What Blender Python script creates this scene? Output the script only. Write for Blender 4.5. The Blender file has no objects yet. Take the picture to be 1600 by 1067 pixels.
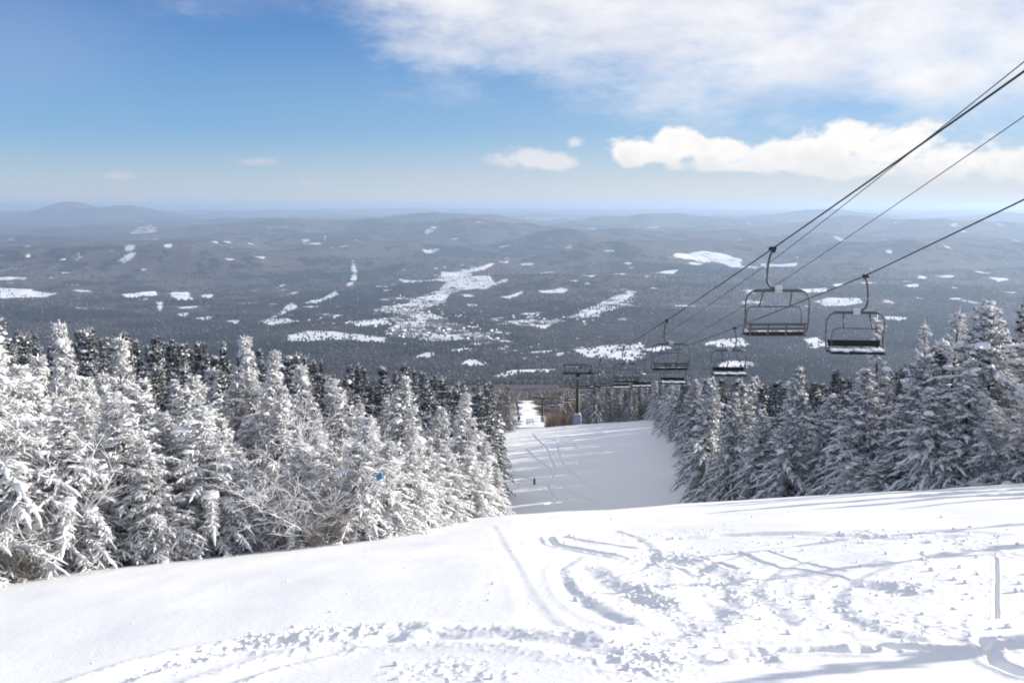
import bpy, math, random
import numpy as np
from mathutils import Vector

C = bpy.context.scene.collection
S = bpy.context.scene
R = math.radians

# ------------------------------------------------------------------ camera
F = 1386.0
PITCH = R(8.75)
cp, sp = math.cos(PITCH), math.sin(PITCH)
cam_d = bpy.data.cameras.new('camera')
cam = bpy.data.objects.new('camera', cam_d); C.objects.link(cam)
cam.location = (0, 0, 0)
cam.rotation_euler = (math.pi/2 - PITCH, 0, 0)
cam_d.sensor_width = 36.0
cam_d.lens = F/1600*36
cam_d.clip_start = 0.05
cam_d.clip_end = 300000
S.camera = cam

def ray(px, py):
    u = (px-800)/F; v = (py-533.5)/F
    return (u, cp - v*sp, -(sp + v*cp))
def azel(px, py):
    x, y, z = ray(px, py)
    return math.atan2(x, y), math.atan2(z, math.hypot(x, y))

# ------------------------------------------------------------------ light
SUN_AZ = 76.0      # degrees to the right of the view
SUN_EL = 15.5
sdir = Vector((math.sin(R(SUN_AZ))*math.cos(R(SUN_EL)), math.cos(R(SUN_AZ))*math.cos(R(SUN_EL)), math.sin(R(SUN_EL))))
sl = bpy.data.lights.new('sun', 'SUN'); so = bpy.data.objects.new('sun', sl); C.objects.link(so)
so.rotation_euler = sdir.to_track_quat('Z', 'Y').to_euler()
sl.energy = 5.0; sl.angle = R(0.5); sl.color = (1.0, 0.93, 0.83)
S.view_settings.view_transform = 'Standard'
S.view_settings.look = 'None'
S.view_settings.exposure = 0.8
S.view_settings.gamma = 1.0
S.cycles.max_bounces = 8
S.cycles.diffuse_bounces = 4
S.cycles.transparent_max_bounces = 8
S.cycles.volume_bounces = 0
S.cycles.use_denoising = True
S.cycles.filter_width = 1.9

class NT:
    def __init__(s, tree): s.t = tree; s.n = tree.nodes; s.l = tree.links
    def new(s, typ, **kw):
        n = s.n.new(typ)
        for k, v in kw.items(): setattr(n, k, v)
        return n
    def set(s, inp, v):
        if isinstance(v, bpy.types.NodeSocket): s.l.new(v, inp)
        else: inp.default_value = v
    def math(s, op, a, b=0.0, c=None, clamp=False):
        n = s.new('ShaderNodeMath', operation=op, use_clamp=clamp)
        s.set(n.inputs[0], a); s.set(n.inputs[1], b)
        if c is not None: s.set(n.inputs[2], c)
        return n.outputs[0]
    def vmath(s, op, a, b=(0, 0, 0)):
        n = s.new('ShaderNodeVectorMath', operation=op)
        s.set(n.inputs[0], a); s.set(n.inputs[1], b)
        return n.outputs['Value'] if op in ('LENGTH', 'DOT_PRODUCT', 'DISTANCE') else n.outputs[0]
    def noise(s, vec, scale, detail=4, rough=0.55, dim='3D'):
        n = s.new('ShaderNodeTexNoise', noise_dimensions=dim)
        if vec is not None: s.set(n.inputs['Vector'], vec)
        n.inputs['Scale'].default_value = scale; n.inputs['Detail'].default_value = detail
        n.inputs['Roughness'].default_value = rough
        return n.outputs['Fac']
    def ramp(s, v, a, b, c=0.0, d=1.0, smooth=True):
        n = s.new('ShaderNodeMapRange', interpolation_type='SMOOTHSTEP' if smooth else 'LINEAR')
        s.set(n.inputs[0], v)
        for i, q in enumerate((a, b, c, d)): s.set(n.inputs[i+1], q)
        return n.outputs[0]
    def mix(s, f, a, b):
        n = s.new('ShaderNodeMix', data_type='RGBA')
        s.set(n.inputs[0], f)
        for i, q in ((6, a), (7, b)):
            if isinstance(q, tuple) and len(q) == 3: q = q + (1,)
            s.set(n.inputs[i], q)
        return n.outputs[2]

# ------------------------------------------------------------------ world: sky with clouds at infinity
W = bpy.data.worlds.new('World'); S.world = W; W.use_nodes = True
nt = NT(W.node_tree); nt.n.clear()
sky = nt.new('ShaderNodeTexSky', sky_type='NISHITA', sun_disc=False)
sky.sun_elevation = R(SUN_EL); sky.sun_rotation = R(SUN_AZ)
sky.altitude = 1000; sky.air_density = 1.0; sky.dust_density = 0.3; sky.ozone_density = 2.0
tc = nt.new('ShaderNodeTexCoord').outputs['Generated']
nv = nt.vmath('NORMALIZE', tc)
sx = nt.new('ShaderNodeSeparateXYZ'); nt.set(sx.inputs[0], nv)
az = nt.math('ARCTAN2', sx.outputs[0], sx.outputs[1])
el = nt.math('ARCSINE', sx.outputs[2])
cmb = nt.new('ShaderNodeCombineXYZ'); nt.set(cmb.inputs[0], az); nt.set(cmb.inputs[1], el)
p2 = cmb.outputs[0]
def puffs(lst):
    out = None
    for (px, py, rx, ry) in lst:
        a, e = azel(px, py)
        d = nt.vmath('LENGTH', nt.vmath('MULTIPLY', nt.vmath('SUBTRACT', p2, (a, e, 0)), (F/rx, F/ry, 0)))
        out = d if out is None else nt.math('SMOOTH_MIN', out, d, 0.25)
    return out
nw = nt.noise(nt.vmath('MULTIPLY', p2, (1, 1.5, 1)), 22, 7, 0.58)
nb = nt.noise(nt.vmath('MULTIPLY', p2, (1, 2.2, 1)), 6.5, 6, 0.6)
nf = nt.noise(nt.vmath('ADD', nt.vmath('MULTIPLY', p2, (1, 1.9, 1)), (3.1, 1.7, 0)), 15, 8, 0.62)
nst = nt.noise(nt.vmath('ADD', nt.vmath('MULTIPLY', p2, (1, 3.2, 1)), (7.7, 2.2, 0)), 9, 9, 0.66)
cum = puffs([(1000, 238, 60, 24), (1055, 231, 58, 32), (1130, 239, 70, 27), (1215, 244, 70, 30), (1290, 229, 75, 38), (1200, 258, 120, 12),
             (1390, 236, 85, 40), (1490, 252, 105, 30), (1600, 254, 105, 28), (1330, 264, 100, 16), (1720, 255, 120, 30)])
cum = nt.math('ADD', cum, nt.math('MULTIPLY', nt.math('SUBTRACT', nw, 0.5), 2.3))
cum_m = nt.ramp(cum, 1.02, 0.55)
sm = puffs([(825, 249, 52, 15), (865, 254, 40, 10), (897, 222, 14, 9)])
sm = nt.math('ADD', sm, nt.math('MULTIPLY', nt.math('SUBTRACT', nw, 0.5), 3.4))
sm_m = nt.ramp(sm, 1.35, 0.35, 0.0, 0.75)
wisp = puffs([(190, 275, 30, 7), (400, 252, 34, 7), (480, 285, 20, 5), (545, 326, 12, 3)])
wisp = nt.math('ADD', wisp, nt.math('MULTIPLY', nt.math('SUBTRACT', nw, 0.5), 3.6))
wisp_m = nt.ramp(wisp, 1.2, 0.3, 0.0, 0.4)
up = puffs([(720, -20, 170, 110), (900, -10, 230, 120), (1120, 20, 260, 125), (1230, 90, 190, 72), (1420, 40, 260, 110), (1480, 120, 130, 40), (1650, 60, 200, 110), (1200, -120, 700, 130)])
up = nt.math('ADD', up, nt.math('MULTIPLY', nt.math('SUBTRACT', nb, 0.5), 1.9))
up = nt.math('ADD', up, nt.math('MULTIPLY', nt.math('SUBTRACT', nf, 0.5), 1.0))
up_m = nt.ramp(nt.math('ADD', up, nt.math('MULTIPLY', nt.math('SUBTRACT', nst, 0.5), 1.1)), 1.45, 0.05, 0.0, 0.93)
vl = puffs([(0, 60, 260, 130), (300, -30, 330, 60)])
vl_m = nt.ramp(nt.math('ADD', vl, nt.math('MULTIPLY', nt.math('SUBTRACT', nb, 0.5), 1.2)), 1.1, 0.1, 0.0, 0.16)
CL = 10.4
cu_col = nt.mix(nt.ramp(nt.math('ADD', nt.math('MULTIPLY', el, 9.0), nt.math('MULTIPLY', nw, 1.1)), 0.70, 1.25), (CL*.86, CL*.86, CL*.87), (CL*1.08, CL*1.05, CL*1.02))
up_col = nt.mix(nt.ramp(nf, 0.3, 0.65), (CL*.84, CL*.85, CL*.92), (CL*1.04, CL*1.03, CL*1.03))
hz = nt.ramp(el, 0.26, -0.03, 0.0, 1.0)
hz = nt.math('MULTIPLY', hz, nt.ramp(az, -0.6, 0.45, 0.72, 1.0))
tint = nt.vmath('MULTIPLY', sky.outputs[0], (0.56, 0.96, 1.52))
c0 = nt.mix(nt.math('MULTIPLY', hz, 0.92), tint, nt.mix(nt.ramp(az, -0.5, 0.45), (CL*.34, CL*.55, CL*.80), (CL*.50, CL*.66, CL*.84)))   # thin milky air low over the horizon
c0 = nt.mix(nt.ramp(el, 0.085, -0.01, 0.0, 0.85), c0, nt.mix(nt.ramp(az, -0.5, 0.45), (CL*.60, CL*.65, CL*.72), (CL*.84, CL*.83, CL*.81)))
ovh = nt.noise(nt.vmath('MULTIPLY', nv, (1, 1, 1.6)), 3.0, 6, 0.6)
c0 = nt.mix(nt.math('MULTIPLY', nt.ramp(el, 0.36, 0.62), nt.ramp(ovh, 0.32, 0.52)), c0, (CL*.74, CL*.75, CL*.80))   # broken cloud added overhead, out of view, to whiten and brighten the shade
c0 = nt.mix(vl_m, c0, (CL*.62, CL*.60, CL*.78))
c1 = nt.mix(up_m, c0, up_col)
c1 = nt.mix(wisp_m, c1, (CL*.8, CL*.72, CL*.74))
c1 = nt.mix(sm_m, c1, (CL*.92, CL*.89, CL*.9))
c1 = nt.mix(cum_m, c1, cu_col)
bg = nt.new('ShaderNodeBackground'); nt.set(bg.inputs[0], c1); bg.inputs[1].default_value = 0.054
wo = nt.new('ShaderNodeOutputWorld'); nt.l.new(bg.outputs[0], wo.inputs[0])

# ------------------------------------------------------------------ materials
def material(name):
    m = bpy.data.materials.new(name); m.use_nodes = True
    t = NT(m.node_tree)
    b = t.n['Principled BSDF']
    return m, t, b
def plain(name, col, rough=0.6, metal=0.0, var=0.15, scale=6.0, coord='Object'):
    m, t, b = material(name)
    tcn = t.new('ShaderNodeTexCoord').outputs[coord]
    n = t.noise(tcn, scale, 5)
    lo = tuple(c*(1-var) for c in col); hi = tuple(min(1, c*(1+var)) for c in col)
    t.set(b.inputs['Base Color'], t.mix(n, lo, hi))
    b.inputs['Roughness'].default_value = rough; b.inputs['Metallic'].default_value = metal
    b.inputs['Specular IOR Level'].default_value = 0.3
    return m
def attr(t, name):
    a = t.new('ShaderNodeAttribute'); a.attribute_name = name
    return a.outputs['Fac']

M = {}
# piste snow
m, t, b = material('piste_snow')
pos = t.new('ShaderNodeTexCoord').outputs['Object']
n1 = t.noise(pos, 0.35, 4); n2 = t.noise(pos, 14, 5, 0.7); n3 = t.noise(pos, 90, 3, 0.6)
t.set(b.inputs['Base Color'], t.mix(n1, (0.84, 0.85, 0.865), (0.90, 0.90, 0.905)))
b.inputs['Roughness'].default_value = 0.65; b.inputs['Specular IOR Level'].default_value = 0.25
bm_ = t.new('ShaderNodeBump'); bm_.inputs['Strength'].default_value = 0.35; bm_.inputs['Distance'].default_value = 0.02
t.set(bm_.inputs['Height'], t.math('ADD', t.math('MULTIPLY', n2, 0.8), t.math('MULTIPLY', n3, 0.35)))
t.l.new(bm_.outputs[0], b.inputs['Normal'])
M['snow'] = m
# tree snow
m, t, b = material('branch_snow')
pos = t.new('ShaderNodeTexCoord').outputs['Object']
n2 = t.noise(pos, 25, 4, 0.65)
t.set(b.inputs['Base Color'], t.mix(n2, (0.72, 0.74, 0.77), (0.88, 0.885, 0.89)))
b.inputs['Roughness'].default_value = 0.75; b.inputs['Specular IOR Level'].default_value = 0.15
bm_ = t.new('ShaderNodeBump'); bm_.inputs['Strength'].default_value = 0.5; bm_.inputs['Distance'].default_value = 0.03
t.set(bm_.inputs['Height'], n2); t.l.new(bm_.outputs[0], b.inputs['Normal'])
M['tsnow'] = m
def needles(name, dark, frost, amount):
    m, t, b = material(name)
    pos = t.new('ShaderNodeTexCoord').outputs['Object']
    n = t.noise(pos, 3.0, 5, 0.65)
    r = attr(t, 'rime')
    f = t.ramp(t.math('ADD', t.math('MULTIPLY', t.math('SUBTRACT', n, 0.5), 1.2), r), 1-amount-.25, 1-amount+.25)
    t.set(b.inputs['Base Color'], t.mix(f, dark, frost))
    b.inputs['Roughness'].default_value = 0.8; b.inputs['Specular IOR Level'].default_value = 0.15
    return m
M['ndl_rime'] = needles('rimed_needles', (0.13, 0.118, 0.10), (0.68, 0.67, 0.655), 0.74)
M['ndl_mid'] = needles('frosted_needles', (0.036, 0.038, 0.032), (0.60, 0.595, 0.585), 0.54)
M['ndl_dark'] = needles('dark_needles', (0.030, 0.037, 0.038), (0.40, 0.42, 0.45), 0.27)
M['bark'] = plain('spruce_bark', (0.085, 0.065, 0.052), 0.85, 0, 0.45, 12)
M['rimetwig'] = plain('rimed_twigs', (0.70, 0.70, 0.71), 0.8, 0, 0.18, 8)
M['browntwig'] = plain('brown_twigs', (0.30, 0.26, 0.23), 0.85, 0, 0.4, 8)
M['steel'] = plain('weathered_steel', (0.10, 0.102, 0.105), 0.5, 0.2, 0.25, 10)
M['darksteel'] = plain('dark_painted_steel', (0.028, 0.03, 0.032), 0.5, 0.2, 0.3, 6)
M['rope'] = plain('wire_rope', (0.035, 0.036, 0.038), 0.55, 0.4, 0.2, 30)
M['pad'] = plain('black_vinyl', (0.012, 0.012, 0.014), 0.45, 0, 0.3, 8)
M['slat'] = plain('weathered_slats', (0.09, 0.088, 0.085), 0.6, 0, 0.3, 14)
M['plate'] = plain('pale_plate', (0.55, 0.56, 0.56), 0.5, 0, 0.1, 9)
M['crash'] = plain('blue_grey_padding', (0.26, 0.30, 0.40), 0.6, 0, 0.12, 2.5)
M['wood'] = plain('weathered_timber', (0.11, 0.085, 0.065), 0.8, 0, 0.35, 5)
M['blue'] = plain('blue_nylon', (0.06, 0.30, 0.58), 0.5, 0, 0.15, 20)
M['house_wall'] = plain('painted_clapboard', (0.40, 0.37, 0.34), 0.7, 0, 0.25, 0.02, 'Object')
M['red_wall'] = plain('brick_wall', (0.22, 0.10, 0.08), 0.8, 0, 0.2, 0.5)
# distant terrain: winter forest and snow fields
m, t, b = material('valley_cover')
pos = t.new('ShaderNodeTexCoord').outputs['Object']
na = t.noise(pos, 1/1500, 5, 0.6); nb_ = t.noise(pos, 1/260, 5, 0.65); nc = t.noise(pos, 1/26, 4, 0.7); nd = t.noise(pos, 1/90, 6, 0.72)
hard = t.mix(nb_, (0.070, 0.058, 0.056), (0.150, 0.125, 0.120))
con = t.mix(nc, (0.010, 0.014, 0.018), (0.032, 0.038, 0.044))
forest = t.mix(t.ramp(t.math('ADD', na, t.math('MULTIPLY', t.math('SUBTRACT', nb_, 0.5), 1.1)), 0.48, 0.55), hard, con)
forest = t.mix(t.ramp(nc, 0.58, 0.78, 0.0, 0.25), forest, (0.30, 0.30, 0.31))
sn = attr(t, 'open_snow')
nbig = t.noise(t.vmath('ADD', pos, (4000, 900, 0)), 1/210, 5, 0.68)
wsn = t.ramp(t.math('ADD', t.math('ADD', sn, t.math('MULTIPLY', t.math('SUBTRACT', nd, 0.5), 0.8)), t.math('MULTIPLY', t.math('SUBTRACT', nbig, 0.5), 1.25)), 0.42, 0.62)
t.set(b.inputs['Base Color'], t.mix(wsn, forest, (0.84, 0.85, 0.87)))
b.inputs['Roughness'].default_value = 0.9; b.inputs['Specular IOR Level'].default_value = 0.05
bm_ = t.new('ShaderNodeBump'); bm_.inputs['Strength'].default_value = 0.8; bm_.inputs['Distance'].default_value = 9.0
t.set(bm_.inputs['Height'], t.math('MULTIPLY', nc, t.math('SUBTRACT', 1.0, wsn))); t.l.new(bm_.outputs[0], b.inputs['Normal'])
M['valley'] = m
def crowns(name, lo, hi, hi2):
    m, t, b = material(name)
    r = attr(t, 'shade')
    c = t.mix(t.ramp(r, 0, 0.8, smooth=False), lo, hi)
    c = t.mix(t.ramp(r, 0.86, 1.0), c, hi2)
    t.set(b.inputs['Base Color'], c)
    b.inputs['Roughness'].default_value = 0.9; b.inputs['Specular IOR Level'].default_value = 0.05
    return m
M['bare'] = crowns('bare_hardwood_twigs', (0.11, 0.098, 0.092), (0.30, 0.27, 0.255), (0.5, 0.49, 0.49))
M['far_crowns'] = crowns('far_tree_crowns', (0.010, 0.014, 0.018), (0.150, 0.125, 0.118), (0.30, 0.30, 0.31))
M['shrub'] = crowns('rusty_shrub_twigs', (0.22, 0.165, 0.115), (0.46, 0.36, 0.26), (0.7, 0.68, 0.66))

# ------------------------------------------------------------------ helpers
def mesh_np(name, v, f, mat, parent=None, smooth=True, attrs=None, loc=None, mats=None, mi=None):
    v = np.ascontiguousarray(v, dtype=np.float32); f = np.ascontiguousarray(f, dtype=np.int32)
    me = bpy.data.meshes.new(name)
    k = f.shape[1]
    me.vertices.add(len(v)); me.vertices.foreach_set('co', v.ravel())
    me.loops.add(f.size); me.loops.foreach_set('vertex_index', f.ravel())
    me.polygons.add(len(f)); me.polygons.foreach_set('loop_start', np.arange(0, f.size, k, dtype=np.int32))
    me.polygons.foreach_set('loop_total', np.full(len(f), k, dtype=np.int32))
    me.update(calc_edges=True)
    me.polygons.foreach_set('use_smooth', np.full(len(f), smooth, dtype=bool))
    if attrs:
        for kx, a in attrs.items():
            at = me.attributes.new(kx, 'FLOAT', 'POINT'); at.data.foreach_set('value', np.ascontiguousarray(a, dtype=np.float32))
    if mats:
        for q in mats: me.materials.append(q)
        me.polygons.foreach_set('material_index', np.ascontiguousarray(mi, dtype=np.int32))
    else: me.materials.append(mat)
    o = bpy.data.objects.new(name, me); C.objects.link(o)
    if parent is not None: o.parent = parent
    if loc is not None: o.location = loc
    return o
def tag(o, label, cat, group=None, kind=None):
    if label: o['label'] = label
    if cat: o['category'] = cat
    if group: o['group'] = group
    if kind: o['kind'] = kind
    return o
def struct(o): o['kind'] = 'structure'; return o
def thing(name, label, cat, loc=(0, 0, 0), rotz=0.0, group=None):
    o = bpy.data.objects.new(name, None); C.objects.link(o)
    o.location = loc; o.rotation_euler = (0, 0, rotz); o.empty_display_size = 0.3
    return tag(o, label, cat, group)
def dup(root, loc, rotz, scale, label=None, group=None):
    r = root.copy(); C.objects.link(r); r.location = loc; r.rotation_euler = (0, 0, rotz); r.scale = scale
    if label: r['label'] = label
    if group: r['group'] = group
    for ch in list(root.children):
        c = ch.copy(); C.objects.link(c); c.parent = r
        for g in list(ch.children):
            d = g.copy(); C.objects.link(d); d.parent = c
    return r

def pchip(xs, ys):
    xs = np.array(xs, float); ys = np.array(ys, float)
    h = np.diff(xs); d = np.diff(ys)/h
    mm = np.zeros_like(xs); mm[0] = d[0]; mm[-1] = d[-1]
    for i in range(1, len(xs)-1):
        if d[i-1]*d[i] > 0:
            w1 = 2*h[i]+h[i-1]; w2 = h[i]+2*h[i-1]
            mm[i] = (w1+w2)/(w1/d[i-1]+w2/d[i])
    def fn(x):
        x = np.clip(np.asarray(x, float), xs[0], xs[-1])
        i = np.clip(np.searchsorted(xs, x)-1, 0, len(h)-1)
        tt = (x-xs[i])/h[i]
        return ys[i]*(2*tt**3-3*tt**2+1)+mm[i]*h[i]*(tt**3-2*tt**2+tt)+ys[i+1]*(-2*tt**3+3*tt**2)+mm[i+1]*h[i]*(tt**3-tt**2)
    return fn
def sstep(a, b, x):
    t_ = np.clip((x-a)/(b-a), 0, 1); return t_*t_*(3-2*t_)
def vnoise(x, y, seed=0):
    xi = np.floor(x).astype(np.int64); yi = np.floor(y).astype(np.int64)
    xf = x-xi; yf = y-yi
    u = xf*xf*xf*(xf*(xf*6-15)+10); v = yf*yf*yf*(yf*(yf*6-15)+10)
    def g(ix, iy):
        h = (ix*374761393 + iy*668265263 + seed*1442695041) & 0xffffffff
        h = ((h ^ (h >> 13))*1274126177) & 0xffffffff
        h = h ^ (h >> 16)
        a = (h & 0xffff)/65536.0*2*np.pi
        return np.cos(a), np.sin(a)
    def dot(ix, iy, dx, dy):
        c, s = g(ix, iy); return c*dx+s*dy
    a = dot(xi, yi, xf, yf); b_ = dot(xi+1, yi, xf-1, yf)
    c = dot(xi, yi+1, xf, yf-1); d = dot(xi+1, yi+1, xf-1, yf-1)
    return ((a*(1-u)+b_*u)*(1-v)+(c*(1-u)+d*u)*v)*1.5
def fbm(x, y, oct=5, seed=0, gain=0.5, lac=2.03):
    s = 0; a = 1.0; tot = 0
    for k in range(oct):
        s = s + a*vnoise(x, y, seed+k*17); tot += a; a *= gain; x = x*lac+13.7; y = y*lac+7.1
    return s/tot

# ------------------------------------------------------------------ the lie of the land
PY = pchip([-3000, -400, -60, -8, 0, 10, 20, 28, 36, 45, 60, 100, 140, 165, 200, 250, 330, 500, 800],
           [12, 12, 6, -.1, -1.7, -4.31, -7.35, -10.1, -13.9, -17.6, -21.7, -29.6, -37.2, -41.7, -51, -64, -82, -117, -185])
BR = pchip([0, 330, 500, 1000, 2000, 3000, 4000, 5000, 8000, 15000, 25000, 45000, 58000, 75000],
           [0, -82, -117, -222, -410, -583, -622, -628, -604, -490, -400, -275, -300, -480])
def run_left(y): return np.interp(y, [28, 60, 100, 165], [-0.5, -1.5, -3.0, -5.5])
def run_right(y): return np.interp(y, [28, 45, 65, 100, 165], [22, 17.5, 16, 19, 25.5])
RID = []   # (x, y, height, along, across, angle)
def ridge(px, D, top, la, lc, ang):
    x = (px-800)/F*D
    RID.append((x, D, top, la, lc, ang))
ridge(120, 26000, 380, 750, 1500, 0); ridge(60, 26500, 150, 1400, 1800, 0); ridge(200, 25500, 300, 1000, 1400, 0); ridge(150, 25800, 70, 500, 900, 0)
ridge(250, 25000, 170, 1500, 1200, 0); ridge(750, 14000, 150, 1500, 900, .1); ridge(860, 13500, 110, 1800, 900, -.1)
ridge(580, 15500, 200, 2400, 1000, .05); ridge(960, 12500, 120, 900, 700, 0); ridge(1250, 11500, 95, 3000, 700, .1)
ridge(1500, 14000, 110, 3500, 900, -.1); ridge(300, 16500, 50, 3000, 900, .1); ridge(860, 6700, 75, 900, 520, .15)
ridge(1280, 7600, 60, 1500, 600, -.1); ridge(430, 9500, 75, 1500, 700, .1); ridge(150, 8500, 75, 1500, 700, .2)
ridge(640, 40000, 120, 6000, 2500, 0); ridge(1000, 46000, 60, 9000, 2500, 0)
for q in [(1500, 9500, 150, 1600, 650, .1), (1100, 10200, 140, 1300, 600, -.15), (955, 9300, 120, 900, 550, .2), (620, 10500, 130, 1200, 650, 0), (380, 12000, 85, 1500, 700, .1), (200, 10500, 70, 1100, 600, -.1),
          (30, 12500, 60, 1500, 800, 0), (1350, 15000, 150, 1800, 800, 0), (680, 18500, 190, 2200, 900, 0), (450, 20000, 90, 2400, 900, .1), (1020, 19000, 150, 2000, 900, 0), (1260, 22000, 160, 2600, 1000, 0), (1560, 20000, 150, 2200, 900, 0), (860, 11500, 130, 700, 500, .2), (280, 8300, 80, 700, 400, 0)]: ridge(q[0], q[1], q[2]*1.35, q[3], q[4]*.8, q[5])
ridge(480, 4900, 45, 500, 300, .2); ridge(1050, 4900, 40, 900, 260, -.1)
def far_h(x, y):
    r = np.hypot(x, y)
    z = BR(r)
    for (cx, cy, h, la, lc, an) in RID:
        ca, sa = math.cos(an), math.sin(an)
        dx = (x-cx)*ca+(y-cy)*sa; dy = -(x-cx)*sa+(y-cy)*ca
        z = z + h*np.exp(-(dx/la)**2-(dy/lc)**2)
    amp = np.interp(r, [300, 1500, 3000, 4500, 6500, 9000, 16000, 30000, 60000], [4, 22, 26, 30, 110, 235, 280, 190, 90])
    amp = amp*(1-.6*sstep(.28, .38, -x/np.maximum(r, 1))*sstep(10500, 13000, r))
    z = z + amp*fbm(x/2600+5.3, y/1900+2.1, 6, 3, 0.5)
    return z
def near_h(x, y):
    z = PY(y)
    w = 1-sstep(34, 62, y)
    xx = np.clip(x, -60, 60)
    z = z + w*np.where(xx > 0, .064*xx, .1*xx)
    le = run_left(y); ri = run_right(y)
    w2 = sstep(40, 62, y)
    z = z + w2*(1-sstep(170, 300, y))*.075*np.clip(x-12, -26, 20)
    z = z + w2*np.minimum(6.5, .13*np.maximum(0, le-3-x))*(1-sstep(95, 190, y))
    z = z + w2*np.minimum(7.0, .13*np.maximum(0, x-ri))*(1-sstep(140, 260, y))
    z = z - w2*sstep(40, 140, np.abs(x-8))*0.0
    # forest shoulder falls away far out to the sides
    z = z - .16*np.maximum(0, np.abs(x)-60)*sstep(-10, 60, y)
    z = z + 0.10*fbm(x/5.5, y/5.5, 3, 9)*sstep(3, 9, np.hypot(x, y)) + w2*0.35*fbm(x/17+3, y/17, 3, 21)
    return z
def hgt(x, y):
    x = np.asarray(x, float); y = np.asarray(y, float)
    r = np.hypot(x, y)
    w = sstep(260, 480, r)
    zn = near_h(x, y); zf = far_h(x, y)
    return np.where(y < 0, zn, zn*(1-w)+zf*w)
def h1(x, y): return float(hgt(np.array([x]), np.array([y]))[0])
def to_ground(px, py, d0=3.0, d1=70000):
    """where the sight line through a pixel of the photograph meets the ground (used once, to survey the place)"""
    dx, dy, dz = ray(px, py)
    s = np.geomspace(d0, d1, 5000)
    g = hgt(dx*s, dy*s) - dz*s
    k = np.argmax(g > 0) if (g > 0).any() else len(s)-1
    a, b_ = s[max(k-1, 0)], s[k]
    for _ in range(4):
        q = np.linspace(a, b_, 24); gg = hgt(dx*q, dy*q)-dz*q
        j = np.argmax(gg > 0) if (gg > 0).any() else len(q)-1
        a, b_ = q[max(j-1, 0)], q[j]
    return dx*b_, dy*b_

# ------------------------------------------------------------------ snow surface: tracks and chopped snow, surveyed
def P(*pts): return [to_ground(a, b, 2.5, 260) for a, b in pts]
GROOVES = [  # points, width, depth, berm
    (P((768, 822), (800, 882), (815, 920), (838, 958), (870, 985), (925, 1004)), .085, .009, .25),
    (P((792, 860), (818, 905), (850, 955), (884, 988)), .07, .006, .2),
    (P((858, 840), (866, 850), (905, 858), (960, 868), (1030, 880), (1085, 898)), .07, .045, .6),
    (P((1000, 868), (1060, 880), (1110, 898), (1128, 925), (1108, 955), (1060, 985), (1000, 1000)), .24, .045, .6),
    (P((915, 890), (945, 915), (985, 935), (1030, 950), (1040, 975)), .18, .035, .6),
    (P((1154, 862), (1195, 880), (1262, 892), (1330, 905)), .04, .03, .4),
    (P((1190, 858), (1260, 880), (1320, 892)), .03, .014, .4),
    (P((960, 845), (1060, 842), (1160, 836), (1300, 836), (1420, 842), (1480, 838)), .22, .04, .5),
    (P((1130, 836), (1240, 832), (1350, 831), (1450, 829), (1560, 836)), .16, .02, .4),
    (P((1556, 872), (1557, 900), (1556, 930), (1557, 965)), .016, .035, .15),
    (P((1538, 1000), (1548, 1025), (1566, 1042), (1600, 1052)), .05, .06, .3),
    (P((1350, 1014), (1420, 1012), (1500, 1018), (1600, 1010)), .06, .05, .6),
    (P((1130, 1030), (1240, 1018), (1350, 1018)), .07, .06, .5),
    (P((1400, 925), (1350, 915), (1300, 920)), .22, .04, .5),
    (P((620, 985), (500, 1002), (380, 1010), (260, 1035), (160, 1067)), .2, .05, .8),
    (P((600, 1000), (500, 1020), (420, 1040), (340, 1066)), .16, .04, .7),
    (P((620, 998), (740, 992), (860, 1000), (930, 1015)), .2, .05, .6),
    (P((880, 838), (920, 846), (990, 856), (1075, 868), (1150, 890)), .05, .02, .5),
    (P((1300, 842), (1230, 852), (1150, 866), (1090, 890), (1080, 925), (1120, 960)), .12, .025, .4),
    (P((1440, 848), (1360, 858), (1270, 872), (1200, 898), (1180, 935), (1230, 975)), .10, .022, .4),
    (P((1500, 860), (1420, 872), (1340, 900), (1300, 935), (1330, 975), (1420, 1000)), .10, .022, .4),
    (P((900, 870), (875, 895), (890, 925), (940, 960), (1010, 985)), .10, .022, .4),
    (P((1600, 960), (1500, 968), (1380, 990), (1260, 1005), (1120, 1008)), .08, .02, .5),
    (P((960, 830), (1000, 845), (1020, 870), (980, 895), (940, 905)), .09, .02, .4),
    # tracks down the lower run
    (P((831, 678), (853, 700), (866, 732), (856, 762), (869, 781), (845, 790)), .17, .26, .35),
    (P((869, 692), (878, 722), (904, 748), (942, 767), (975, 781)), .17, .26, .35),
    (P((875, 757), (907, 776), (938, 787)), .17, .26, .35),
    (P((821, 701), (845, 722), (866, 740)), .17, .26, .35),
    (P((845, 684), (880, 690), (905, 702)), .17, .26, .35),
    (P((905, 716), (905, 735)), .28, .18, .4),
    (P((880, 783), (930, 787)), .3, .12, .5),
    (P((786, 740), (810, 744), (832, 751)), .3, .16, .5),
]
CHOP = []
def chop(px, py, rx, ry, am, rot=0.0):
    c, l, r_, u, d = P((px, py), (px-rx, py), (px+rx, py), (px, py-ry), (px, py+ry))
    CHOP.append((c, (math.dist(l, r_)/2, math.dist(u, d)/2), rot, am))
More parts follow.
